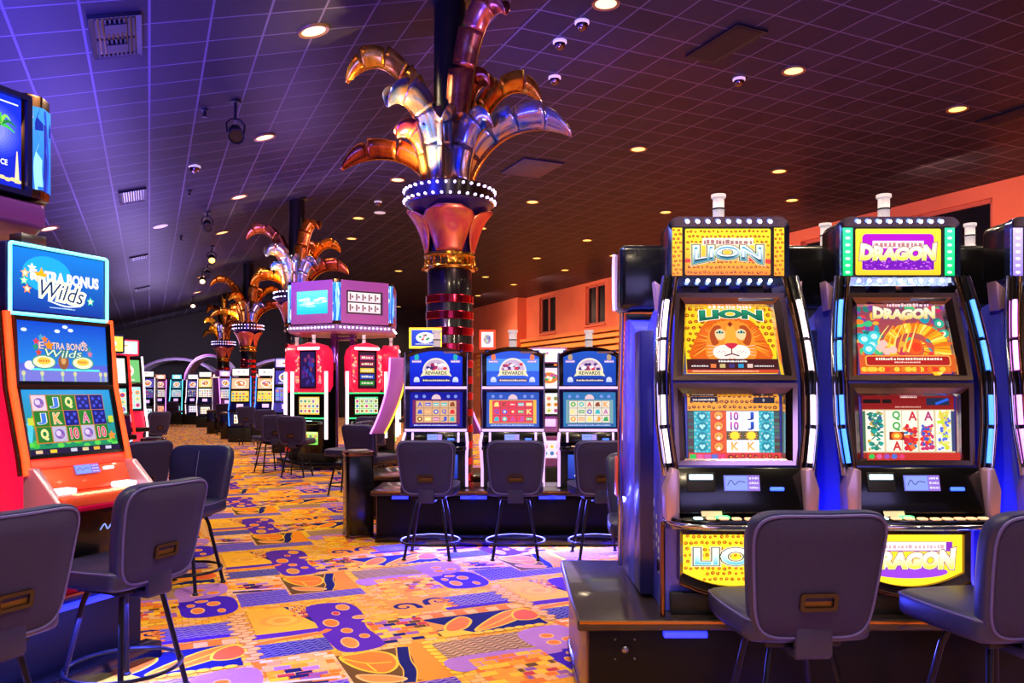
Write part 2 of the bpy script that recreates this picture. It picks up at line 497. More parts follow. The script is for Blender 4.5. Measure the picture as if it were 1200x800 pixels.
# ------------------------------------------------------------------ floor: woven carpet
rnd = random.Random(7)
PU, OR, GO, CR, NA, OL, LA, YE, RE = (74,34,168), (236,122,26), (240,166,34), (240,180,104), (22,24,92), (104,70,16), (176,120,196), (248,196,40), (200,60,60)
def smooth_pts(pts, n=6, closed=False):
    out = []; N = len(pts)
    for i in range(N if closed else N-1):
        p0 = pts[(i-1) % N] if closed or i > 0 else pts[0]; p1 = pts[i]; p2 = pts[(i+1) % N]; p3 = pts[(i+2) % N] if closed or i+2 < N else pts[-1]
        for k in range(n):
            t = k/n
            out.append(tuple(.5*((2*p1[j]) + (-p0[j]+p2[j])*t + (2*p0[j]-5*p1[j]+4*p2[j]-p3[j])*t*t + (-p0[j]+3*p1[j]-3*p2[j]+p3[j])*t**3) for j in (0,1)))
    if not closed: out.append(pts[-1])
    return out
def carpet_tile():
    a = Art()
    TW, TH = 2.0, 2.2
    def bricks(x0, y0, x1, y1, cols, bw=.075, bh=.045, L=None):
        a.L += 1; y = y0; k = 0
        while y < y1 - 1e-6:
            x = x0 - (bw/2 if k % 2 else 0)
            while x < x1 - 1e-6:
                q0, q1 = max(x+.003, x0), min(x+bw-.004, x1)
                if q1 - q0 > .01: a.rect(q0, y+.003, q1, min(y+bh-.003, y1), rnd.choice(cols), L=a.L)
                x += bw
            y += bh; k += 1
    def blob(pts, c, rim=None, w=.018):
        q = smooth_pts(pts, 5, True)
        a.poly(q, c)
        if rim: a.line(q+[q[0]], w, rim)
    def waves(x0, y0, x1, y1, bg, fg, n=7, amp=.012):
        a.rect(x0, y0, x1, y1, bg); a.L += 1
        for i in range(n):
            y = y0 + (y1-y0)*(i+.5)/n
            pts = [(x0+(x1-x0)*t/22, y + amp*math.sin(t*1.9+i*.7)) for t in range(23)]
            a.line(pts, (y1-y0)/n*.40, fg, L=a.L)
    def scallops(pts, r, c, c2):
        for p in pts: a.ell(p[0], p[1], r, r*.8, c2, 10); a.ell(p[0], p[1]+.006, r*.86, r*.66, c, 10)
    gold = [YE, GO, (244,180,60), (230,150,40), CR]
    cream = [CR, (240,190,140), (226,160,110), (250,206,160), OR]
    multi = [GO, YE, OR, LA, RE, NA, CR, OL, (150,90,160)]
    s0, t0 = .55, 4.2
    a.rect(s0, t0, s0+TW, t0+TH, (196,128,40))
    bricks(s0, t0, s0+TW, t0+TH, gold, .085, .05)
    # cream mosaic
    bricks(.55, 4.2, 1.02, 4.92, cream, .08, .05)
    bricks(.60, 4.48, 1.0, 4.80, multi, .10, .07)
    # leaf block with navy wave
    a.rect(1.02, 4.2, 1.58, 4.80, OL)
    blob([(1.36,4.22),(1.58,4.22),(1.58,4.80),(1.46,4.80),(1.44,4.6),(1.40,4.4)], (244,140,24))
    a.line(smooth_pts([(1.30,4.2),(1.36,4.38),(1.38,4.56),(1.44,4.80)], 6), .085, (230,180,60)); a.line(smooth_pts([(1.30,4.2),(1.36,4.38),(1.38,4.56),(1.44,4.80)], 6), .07, NA)
    blob([(1.04,4.76),(1.10,4.52),(1.22,4.40),(1.32,4.50),(1.34,4.68),(1.26,4.79),(1.14,4.79)], OR, YE)
    a.line(smooth_pts([(1.05,4.74),(1.16,4.60),(1.30,4.56)], 5), .014, YE); a.line([(1.16,4.60),(1.18,4.44)], .012, YE)
    blob([(1.06,4.42),(1.10,4.30),(1.22,4.24),(1.30,4.26),(1.24,4.34),(1.14,4.40)], (246,140,60), CR)
    scallops([(1.60, 4.24+.07*i) for i in range(8)], .055, YE, (190,120,20))
    # wave strip under the leaf of the next repeat, wavy purple block
    waves(1.0, 6.18, 1.56, 6.38, PU, (150,130,170), 5); waves(.62, 6.16, 1.0, 6.58, (70,36,190), (140,120,180), 9)
    a.poly([(.60,6.6),(1.0,6.58),(1.02,6.40+.2)], LA); bricks(.60, 6.62, 1.0, 6.78, multi, .11, .05)
    a.line([(.6,6.70),(.98,6.64)], .03, (236,200,220)); a.line([(.6,6.64),(.9,6.60)], .03, NA)
    bricks(.55, 6.04, 1.6, 6.17, gold)
    # gold square with dial, corner mosaic
    a.rect(.64, 5.42, 1.06, 6.04, (246,178,44)); 
    for k in range(3): a.ell(.84, 5.70, .15-.045*k, .15-.045*k, ((238,166,52),(246,184,64),(236,160,50))[k], 18)
    a.poly([(.90,6.04),(1.06,6.04),(1.06,5.48)], NA); bricks(.93, 5.72, 1.06, 6.04, [OR, CR, RE, GO], .05, .045)
    # purple pond with pebbles
    blob([(1.06,5.98),(1.34,5.98),(1.40,5.7),(1.34,5.3),(1.36,4.9),(1.1,4.84),(1.04,5.1),(1.04,5.5)], (84,36,160))
    for x, y, rx, ry, c in ((1.14,5.50,.055,.10,OR),(1.20,5.28,.04,.06,(244,120,30)),(1.16,5.02,.055,.12,(214,140,50)),(1.28,5.12,.035,.05,OR),(1.30,5.86,.05,.09,(230,140,50)),(1.36,5.56,.06,.05,(240,150,70)),(1.22,5.72,.03,.05,RE)):
        a.ell(x, y, rx, ry, CR, 14); a.ell(x, y, rx*.8, ry*.84, c, 14)
    a.rect(.60, 5.32, 1.06, 5.42, (84,36,160)); a.line(smooth_pts([(.56,5.22),(.8,5.27),(1.02,5.30),(1.10,5.36)],5), .05, (244,120,40)); a.line(smooth_pts([(.56,5.25),(.8,5.30),(1.02,5.33)],5), .012, CR)
    waves(.60, 4.93, 1.04, 5.2, (38,34,130), (120,110,170), 7)
    # mosaic sweep
    bricks(1.36, 4.9, 1.74, 5.42, multi, .09, .06); scallops([(1.38+.055*i, 5.44-.03*(i % 2)) for i in range(6)], .045, YE, (180,110,20))
    # spirals on gold
    bricks(1.4, 5.42, 1.62, 6.0, gold, .07, .04)
    a.rect(1.62, 5.5, 2.16, 5.9, (246,152,40)); a.poly([(1.95,5.5),(2.16,5.5),(2.16,5.9)], YE)
    for cx, cy, sg in ((1.72,5.68,1),(2.0,5.74,-1)):
        pts = [(cx + sg*(.10-.0066*t)*math.cos(t*.55), cy + (.10-.0066*t)*math.sin(t*.55)) for t in range(14)]
        a.line(pts, .05, NA, w1=.012); a.line([(cx+sg*.10, cy-.08), (cx+sg*.10, cy)], .05, NA)
    # gold square with coloured tiles
    bricks(1.7, 6.02, 2.18, 6.6, [GO, YE, OR, (246,160,40)], .10, .07); bricks(1.92, 6.1, 2.18, 6.4, multi, .075, .06)
    blob([(2.2,6.58),(2.55,6.55),(2.60,6.2),(2.5,6.02),(2.24,6.04),(2.2,6.3)], (66,28,176))
    for x, y, rx, ry in ((2.32,6.2,.05,.09),(2.44,6.36,.05,.07),(2.36,6.46,.05,.04),(2.28,6.36,.03,.05),(2.48,6.14,.03,.06)):
        a.ell(x, y, rx, ry, CR, 14); a.ell(x, y, rx*.78, ry*.82, (232,130,50), 14)
    # wave block with beads
    waves(2.06, 5.48, 2.52, 5.82, (70,34,160), (150,136,170), 8); scallops([(2.04+.03*(i % 2), 5.5+.045*i) for i in range(7)], .03, OR, (120,60,20))
    a.rect(1.98, 5.46, 2.52, 5.53, PU)
    # striped bar
    for i in range(9): a.rect(1.74+.085*i, 5.31, 1.74+.085*(i+1), 5.41, OR if i % 2 else CR, L=a.L+1)
    a.L += 1; a.line([(1.74,5.42),(2.5,5.42)], .014, RE)
    # spear leaves on navy
    a.rect(1.74, 4.86, 2.5, 5.30, NA); a.poly([(1.74,4.86),(1.98,4.86),(1.86,5.02),(1.74,5.0)], YE)
    a.poly([(1.74,5.02),(1.88,5.04),(1.74,5.26)], (244,150,40))
    blob([(1.80,5.0),(1.86,5.14),(2.0,5.26),(2.04,5.16),(1.96,5.02),(1.86,4.96)], OR, YE)
    blob([(1.98,4.92),(2.12,5.08),(2.32,5.24),(2.5,5.28),(2.42,5.10),(2.24,4.98),(2.08,4.92)], (240,126,26), YE)
    a.line(smooth_pts([(2.0,4.93),(2.2,5.04),(2.46,5.24)],5), .014, YE)
    blob([(2.34,5.04),(2.38,5.2),(2.5,5.26),(2.54,5.1),(2.46,5.0)], (232,96,40), YE)
    scallops([(1.98+.075*i, 4.86) for i in range(7)], .045, YE, (180,110,20))
    # beige waves, lavender pond
    waves(1.62, 4.46, 2.24, 4.78, (196,150,110), (110,86,60), 8, .014)
    blob([(2.22,4.76),(2.54,4.80),(2.56,4.5),(2.4,4.34),(2.2,4.44)], LA)
    for x, y in ((2.36,4.62),(2.46,4.5),(2.34,4.48)): a.ell(x, y, .05, .05, CR, 12); a.ell(x, y, .038, .038, OR, 12)
    blob([(1.62,4.46),(2.2,4.44),(2.3,4.3),(1.9,4.3),(1.62,4.22)], LA)
    bricks(1.72, 4.2, 2.2, 4.4, [GO, YE, OR, (246,160,40)], .10, .07)
    scallops([(2.52+.03*(i % 2), 5.5+.06*i) for i in range(8)], .045, CR, (190,120,60))
    scallops([(.56+.03*(i % 2), 4.95+.06*i) for i in range(18)], .045, CR, (190,120,60))
    return a, TW, TH
def carpet_base_mat():
    m = bpy.data.materials.new('carpet_far'); m.use_nodes = True
    nt = m.node_tree; b = nt.nodes['Principled BSDF']; L = nt.links.new
    tc = nt.nodes.new('ShaderNodeTexCoord')
    mp = nt.nodes.new('ShaderNodeMapping'); mp.inputs['Scale'].default_value = (3.2, 3.2, 1); L(tc.outputs['Object'], mp.inputs['Vector'])
    v = nt.nodes.new('ShaderNodeTexVoronoi'); v.distance = 'MANHATTAN'; L(mp.outputs['Vector'], v.inputs['Vector'])
    sx = nt.nodes.new('ShaderNodeSeparateColor'); L(v.outputs['Color'], sx.inputs['Color'])
    cr = nt.nodes.new('ShaderNodeValToRGB'); cr.color_ramp.interpolation = 'CONSTANT'
    for i, (p, c) in enumerate(((0, GO), (.22, CR), (.4, OR), (.58, PU), (.74, YE), (.86, LA), (.94, OL))):
        el = cr.color_ramp.elements[i] if i < 2 else cr.color_ramp.elements.new(p)
        el.position = p; el.color = lin(c)
    L(sx.outputs[0], cr.inputs['Fac']); L(cr.outputs['Color'], b.inputs['Base Color']); b.inputs['Roughness'].default_value = .95
    b.inputs['Specular IOR Level'].default_value = .1
    MATS['carpet_far'] = m; return m
def carpet_pile_mat():
    m = bpy.data.materials.new('carpet_pile'); m.use_nodes = True
    nt = m.node_tree; b = nt.nodes['Principled BSDF']; L = nt.links.new
    at = nt.nodes.new('ShaderNodeAttribute'); at.attribute_name = 'Col'
    tc = nt.nodes.new('ShaderNodeTexCoord'); n = nt.nodes.new('ShaderNodeTexNoise'); n.inputs['Scale'].default_value = 160; n.inputs['Detail'].default_value = 2
    L(tc.outputs['Object'], n.inputs['Vector'])
    h = nt.nodes.new('ShaderNodeHueSaturation'); mr = nt.nodes.new('ShaderNodeMapRange'); mr.inputs['To Min'].default_value = .7; mr.inputs['To Max'].default_value = 1.25
    L(n.outputs['Fac'], mr.inputs['Value']); L(mr.outputs['Result'], h.inputs['Value']); L(at.outputs['Color'], h.inputs['Color']); L(h.outputs['Color'], b.inputs['Base Color'])
    bp = nt.nodes.new('ShaderNodeBump'); bp.inputs['Strength'].default_value = .4; bp.inputs['Distance'].default_value = .005
    L(n.outputs['Fac'], bp.inputs['Height']); L(bp.outputs['Normal'], b.inputs['Normal'])
    b.inputs['Roughness'].default_value = .95; b.inputs['Specular IOR Level'].default_value = .1
    MATS['carpet_pile'] = m; return m
carpet_base_mat(); carpet_pile_mat()
def build_floor():
    a, TW, TH = carpet_tile()
    V = []; F = []; COL = []; MI = []
    V += [(WALL_L-.2,BACK-.2,0),(WALL_R+.3,BACK-.2,0),(WALL_R+.3,END+.2,0),(WALL_L-.2,END+.2,0)]
    F.append([0,1,2,3]); MI.append(0); COL += [lin(GO)]*4
    for i in range(-8, 6):
        for j in range(-2, 9):
            ok = False
            for u in (0, .5, 1):
                for w in (0, .5, 1):
                    p = cd(.55+TW*(i+u), 4.2+TH*(j+w))
                    if p.y > 2.6 and p.y < 23 and -780 < p.x/p.y*FOC < 260: ok = True
            if not ok: continue
            o = len(V)
            V += [(p[0]+TW*i, p[1]+TH*j, .0002 + p[2]*.00002) for p in a.v]; COL += a.c
            F += [[k+o for k in f] for f in a.f]; MI += [1]*len(a.f)
    me = bpy.data.meshes.new('floor'); me.from_pydata(V, [], F)
    me.materials.append(MATS['carpet_far']); me.materials.append(MATS['carpet_pile'])
    me.polygons.foreach_set('material_index', MI)
    at = me.color_attributes.new('Col', 'FLOAT_COLOR', 'POINT'); at.data.foreach_set('color', [x for c in COL for x in c])
    me.update(); o = bpy.data.objects.new('floor', me); C.objects.link(o); o.rotation_euler = (0,0,ANG); struct(o)
build_floor()
# ------------------------------------------------------------------ casino stool (faces +Y)
def make_stool(label, loc, rz, group):
    t = thing('casino_stool', label, 'stool', loc, rz, group)
    ZB, ZT = .62, 1.14; zc, hh = (ZB+ZT)/2, (ZT-ZB)/2
    def outl(k, d, n=48, lift=0.0):
        out = []
        for i in range(n):
            an = 2*PI*i/n; c, s = math.cos(an), math.sin(an)
            vx = math.copysign(abs(c)**.38, c); vz = math.copysign(abs(s)**.38, s)
            z = zc + hh*k*vz + lift if abs(k) > 0 else zc
            tt = (z-ZB)/(ZT-ZB)
            hw = .238 + .052*tt
            x = hw*k*vx
            y = -.215 + d + .30*x*x - .10*(tt-.1) - .02*vz*vz*(1 if vz > 0 else 0)*k
            z += .012*(x/hw)**2*(1 if vz > 0 else -1)*k
            out.append((x, y, z))
        return out
    rings = [outl(.93,-.036), outl(.985,-.028), outl(1.0,-.008), outl(1.0,.024), outl(.97,.042), outl(.86,.056), outl(.5,.064), outl(.02,.066)]
    MB().loft(rings).build('backrest', MATS['leather'], t, 60)
    panel = MB().loft([outl(.935,-.0365), outl(.90,-.046), outl(.6,-.052), outl(.3,-.054), outl(.02,-.054)], cap0=False).build('back_panel', MATS['fabric'], t, 60)
    MB().tube(outl(.945,-.040), .0062, 6, True).build('piping', MATS['piping'], panel)
    MB().tube([(0, p, z) for p, z in ((-.135,.66),(-.15,.8),(-.18,.95),(-.222,1.10))], .004, 5).build('front_seam', MATS['piping'], t)
    # recessed hand grip
    h = MB(); h.M = Matrix.Translation((0, -.290, .785)) @ Matrix.Rotation(R(11), 4, 'X')
    h.ring(rrect(.150,.074,.014), rrect(.116,.042,.008), 'xz', -.012, .02)
    grip = h.build('hand_grip', MATS['plastic_brown'], t, 40)
    h = MB(); h.M = Matrix.Translation((0, -.290, .785)) @ Matrix.Rotation(R(11), 4, 'X')
    h.box(-.062,.062, .004,.018, -.026,.026).build('grip_recess', MATS['plastic_brown'], grip)
    h = MB(); h.M = Matrix.Translation((0, -.290, .785)) @ Matrix.Rotation(R(11), 4, 'X')
    h.prism(rrect(.112,.024,.006,4,0,-.010), 'xz', -.002, .006).build('grip_plate', MATS['brass_inner'], grip)
    MB().box(-.075,.075, -.262,-.222, .555,.70, .012).box(-.075,.075,-.25,-.05,.545,.585,.01).build('back_bracket', MATS['leather'], t)
    # seat cushion
    poly = [(-.20,-.235),(.20,-.235),(.262,-.12),(.268,.20),(.20,.275),(-.20,.275),(-.268,.20),(-.262,-.12)]
    MB().prism(smooth_pts(poly, 4, True), 'xy', .605, .715, .032, 3).build('seat', MATS['leather'], t, 50)
    q = smooth_pts(poly, 4, True)
    MB().tube([(x*.985, y*.985, .697) for x, y in q], .005, 6, True).build('seat_piping', MATS['piping'], t)
    MB().box(-.16,.16,-.16,.16,.565,.605,.012).lathe([(.0001,.53),(.06,.53),(.06,.575),(.0001,.575)], 20).build('swivel_plate', MATS['leg_metal'], t)
    for sx, sy in ((1,1),(-1,1),(1,-1),(-1,-1)):
        lg = MB().tube([(sx*.115,sy*.115,.57),(sx*.135,sy*.135,.50),(sx*.215,sy*.215,.018)], .0145, 10).build('leg', MATS['leg_metal'], t)
        MB().lathe([(.0001,0),(.022,0),(.022,.012),(.012,.024),(.0001,.024)], 12, (sx*.216,sy*.216,0)).build('foot_glide', MATS['black_matte'], lg)
    MB().tube([(.285*math.cos(2*PI*i/40), .285*math.sin(2*PI*i/40), .155) for i in range(40)], .011, 8, True).build('foot_ring', MATS['leg_metal'], t)
    return t

stool0 = [None]
def stool(label, x, y, deg, group='casino stools'):
    if stool0[0] is None:
        stool0[0] = make_stool(label, (x, y, 0), R(deg), group); return stool0[0]
    return copy_tree(stool0[0], label, (x, y, 0), R(deg), group)
# ------------------------------------------------------------------ display artwork
def bow(x, y): return (x, y*(1 + .9*abs(x)/.18*.5))
def art_lion_top(w, h):
    a = Art(w, h); r = random.Random(1)
    a.rect(0,0,w,h,(250,120,20),(255,232,40)); a.spots(.005,.0,w-.005,h*.34,.021,(120,52,10),r); a.spots(.005,h*.66,w-.005,h,.021,(140,84,10),r); a.spots(.0,h*.3,w*.1,h*.7,.021,(140,84,10),r); a.spots(w*.9,h*.3,w,h*.7,.021,(140,84,10),r)
    a.poly([(0,h*.27),(w*.5,h*.36),(w,h*.24),(w,h*.34),(w*.5,h*.42),(0,h*.34)], (226,60,40))
    a.rect(w*.2,h*.64,w*.8,h*.80,(250,214,196)); a.dashes(w*.22,w*.78,h*.665,h*.10,(160,110,110),r)
    wp = lambda x, y: (x, y*(1+.35*(x/(w*.42))**2) - .012*(x/(w*.42))**2)
    a.text('LION', w*.5, h*.49, w*.78, h*.27, (244,252,255), out=((.13,(236,200,170)),(.10,(16,56,50)),(.07,(240,246,120))), off=.06, warp=wp, c2=(20,120,150))
    a.text('LION', w*.5, h*.49, w*.78, h*.25, (40,150,190), warp=wp, c2=(20,60,60))
    a.text('LION', w*.5, h*.49, w*.775, h*.18, (250,252,255), warp=wp, off=-.012)
    return a
def art_spot_panel(w, h, seed=3):
    a = Art(w, h); a.rect(0,0,w,h,(255,150,20),(255,214,40)); a.spots(0,0,w,h,.021,(150,70,10),random.Random(seed)); return a
def art_lion_main(w, h):
    a = Art(w, h); r = random.Random(2)
    a.rect(0,0,w,h,(255,214,30),(255,200,30)); a.spots(.004,.09,.10,h-.01,.029,(150,70,10),r); a.spots(w-.10,.09,w-.004,h-.01,.029,(150,70,10),r)
    X = lambda u: u*w; Y = lambda v: v*h
    def pl(pts, c, sm=True):
        q = [(X(u), Y(v)) for u, v in pts]; a.poly(smooth_pts(q, 4, True) if sm else q, c)
    pl([(.06,.20),(.12,.5),(.24,.74),(.40,.80),(.60,.80),(.76,.74),(.88,.5),(.94,.20),(.5,.16)], (222,96,14))
    for i in range(46):
        an = PI*i/45; u0, v0 = .5+.28*math.cos(an), .36+.24*math.sin(an); u1, v1 = .5+.42*math.cos(an), .24+.54*math.sin(an)
        a.line([(X(u0),Y(v0)),(X(u1),Y(v1))], .007, r.choice([(255,150,30),(200,80,10),(250,176,60),(236,120,20)]), w1=.002)
    pl([(.24,.22),(.24,.5),(.32,.70),(.5,.76),(.68,.70),(.76,.5),(.76,.22),(.5,.16)], (246,140,36))
    pl([(.30,.40),(.27,.56),(.33,.68),(.40,.66),(.345,.50),(.37,.44)], (176,70,16)); pl([(.70,.40),(.73,.56),(.67,.68),(.60,.66),(.655,.50),(.63,.44)], (176,70,16))
    pl([(.345,.50),(.33,.60),(.40,.635),(.455,.56),(.40,.48)], (255,206,150)); pl([(.655,.50),(.67,.60),(.60,.635),(.545,.56),(.60,.48)], (255,206,150))
    pl([(.43,.40),(.45,.62),(.48,.70),(.52,.70),(.55,.62),(.57,.40),(.5,.34)], (255,166,50))
    a.poly([(X(.47),Y(.70)),(X(.5),Y(.66)),(X(.53),Y(.70)),(X(.5),Y(.745))], (140,40,16))
    for sx in (-1,1):
        a.poly([(X(.5+sx*.165),Y(.575)),(X(.5+sx*.12),Y(.617)),(X(.5+sx*.07),Y(.58)),(X(.5+sx*.11),Y(.565))], (40,20,10))
        a.ell(X(.5+sx*.118), Y(.588), .010, .0085, (120,200,190), 12); a.ell(X(.5+sx*.118), Y(.588), .0045, .006, (10,10,20), 10)
        a.ell(X(.5+sx*.085), Y(.30), .052, .036, (255,232,222), 20)
        for k in range(4): a.line([(X(.5+sx*.10),Y(.29+.025*k)),(X(.5+sx*.26),Y(.25+.05*k))], .0022, (255,250,245), w1=.001)
        for k in range(5): a.ell(X(.5+sx*(.07+.02*k)), Y(.30+.012*(k%2)), .0022, .0022, (120,60,60), 6)
    pl([(.43,.415),(.5,.43),(.57,.415),(.54,.37),(.5,.345),(.46,.37)], (206,36,66)); a.line([(X(.5),Y(.35)),(X(.5),Y(.27))], .005, (90,20,40))
    a.line([(X(.42),Y(.245)),(X(.5),Y(.275)),(X(.58),Y(.245))], .006, (90,20,40)); pl([(.45,.235),(.5,.25),(.55,.235),(.5,.20)], (255,220,210))
    a.rect(0,0,w,Y(.20),(66,22,20)); a.rect(0,Y(.005),w,Y(.05),(210,70,40)); a.dashes(X(.06),X(.78),Y(.018),Y(.02),(255,200,160),r)
    a.dashes(X(.35),X(.66),Y(.155),Y(.026),(255,250,250),r); a.dashes(X(.05),X(.24),Y(.09),Y(.022),(240,230,230),r); a.dashes(X(.74),X(.95),Y(.09),Y(.022),(240,230,230),r)
    for i, c in enumerate(((230,120,60),(200,180,120),(60,50,120),(40,150,200),(230,190,180))): a.rect(X(.26+.10*i),Y(.075),X(.32+.10*i),Y(.13),c)
    a.dashes(X(.27),X(.74),Y(.925),Y(.05),(250,225,225),r)
    wp = lambda x, y: (x, y*(1+.22*(x/(w*.34))**2) - .008*(x/(w*.34))**2)
    a.text('LION', w*.51, h*.845, w*.66, h*.11, (24,150,110), out=((.11,(255,250,220)),(.07,(12,60,50)),(.04,(250,240,200))), off=.045, warp=wp, c2=(10,96,70))
    return a
def art_lion_reels(w, h):
    a = Art(w, h); r = random.Random(4); X = lambda u: u*w; Y = lambda v: v*h
    a.rect(0,0,w,h,(60,70,60)); a.rect(0,Y(.74),w,h,(246,160,30)); a.spots(0,Y(.75),w,h,.024,(90,40,10),r)
    a.rect(X(.03),Y(.87),X(.33),Y(.95),(16,14,16)); a.rect(X(.72),Y(.85),X(.95),Y(.94),(16,14,16)); a.dashes(X(.06),X(.30),Y(.89),Y(.03),(230,210,190),r)
    a.text('0', X(.83), Y(.895), .008, .014, (240,230,220)); 
    xs = [.065,.245,.415,.59,.765,.935]
    for k in range(12):
        for u in (.005,.94): a.rect(X(u),Y(.12+.05*k),X(u+.055),Y(.16+.05*k), r.choice([(60,90,90),(90,60,60),(70,110,90),(100,90,110)]))
    for i in (0,4):
        a.rect(X(xs[i]),Y(.11),X(xs[i+1]),Y(.73),(50,170,186)); a.spots(X(xs[i]),Y(.11),X(xs[i+1]),Y(.73),.016,(100,215,225),r)
        for k in range(4):
            cx, cy = X((xs[i]+xs[i+1])/2), Y(.20+.15*k); a.ell(cx,cy,.024,.022,(30,130,150),14); a.poly([(cx,cy-.014),(cx+.015,cy+.003),(cx+.008,cy+.012),(cx,cy+.006),(cx-.008,cy+.012),(cx-.015,cy+.003)],(170,235,240))
    a.rect(X(xs[1]),Y(.11),X(xs[2]),Y(.73),(226,90,20))
    for k in range(4):
        cx, cy = X((xs[1]+xs[2])/2), Y(.19+.155*k); a.ell(cx,cy,.028,.024,(206,70,10),14); a.ell(cx,cy+.003,.021,.019,(250,160,60),14); a.ell(cx,cy-.007,.009,.009,(255,225,210),10); a.ell(cx-.008,cy+.004,.003,.002,(60,20,10),8); a.ell(cx+.008,cy+.004,.003,.002,(60,20,10),8)
    for i, (s1, c1, c1b) in ((2,('10',(210,70,170),(110,40,140))),(3,('J',(40,90,210),(20,40,130)))):
        a.rect(X(xs[i]),Y(.11),X(xs[i+1]),Y(.73),(236,236,240)); cx = X((xs[i]+xs[i+1])/2)
        for k in (0,1): a.text(s1, cx, Y(.655-.145*k), .036 if s1=='10' else .024, .036, c1, off=.03, c2=c1b)
        a.rect(X(xs[i]),Y(.30),X(xs[i+1]),Y(.43),(90,80,40)); 
        for k in range(12): an = k*PI/6; a.line([(cx,Y(.365)),(cx+.032*math.cos(an),Y(.365)+.026*math.sin(an))], .012, (255,160,30), w1=.002)
        a.ell(cx,Y(.365),.022,.019,(255,220,30),16)
        a.text('K', cx, Y(.205), .032, .036, (240,160,50), off=.03, c2=(250,200,110))
    a.rect(0,0,w,Y(.11),(216,60,50)); a.spots(X(.42),0,w,Y(.11),.03,(120,20,30),r)
    for i, c in enumerate(((50,190,80),(230,90,150),(200,90,170),(90,110,200),(220,60,110))): a.rect(X(.01+.078*i),Y(.015),X(.08+.078*i),Y(.085),c)
    return a
def dragon_txt(a, cx, cy, w, h, hot=False):
    wp = lambda x, y: (x, y*(1+.30*(x/(w*.5))**2) + .010*(x/(w*.5))**2)
    a.text('DRAGON', cx, cy, w, h, (255,252,235) if hot else (255,246,220), out=((.12,(120,60,110)),(.085,(250,244,200)),(.06,(150,120,30))), off=.045, warp=wp, shear=.12, c2=(250,220,40) if hot else (246,206,90))
def art_dragon_top(w, h):
    a = Art(w, h); r = random.Random(5); X = lambda u: u*w; Y = lambda v: v*h
    a.rect(0,0,w,h,(250,190,40),(255,226,60)); a.prism = None
    a.poly(rrect(w*.84,h*.78,.02,4,w/2,h/2), (176,20,196))
    a.poly([(X(.08),Y(.12)),(X(.92),Y(.12)),(X(.92),Y(.36)),(X(.08),Y(.36))], (110,20,170)); a.L += 1
    for i in range(60): a.ell(X(r.uniform(.1,.9)),Y(r.uniform(.13,.33)),.006,.003,r.choice([(190,90,230),(150,40,200),(220,140,240)]),6,L=a.L)
    a.rect(X(.2),Y(.58),X(.8),Y(.74),(250,220,226)); a.dashes(X(.23),X(.78),Y(.61),Y(.09),(180,120,120),r)
    dragon_txt(a, X(.5), Y(.46), w*.86, h*.24, True)
    return a
def art_plain(w, h, c, c2=None, dots=None):
    a = Art(w, h); a.rect(0,0,w,h,c,c2)
    if dots:
        for k in range(7): a.ell(w/2, h*(k+.5)/7, w*.26, h*.03, dots, 10)
    return a
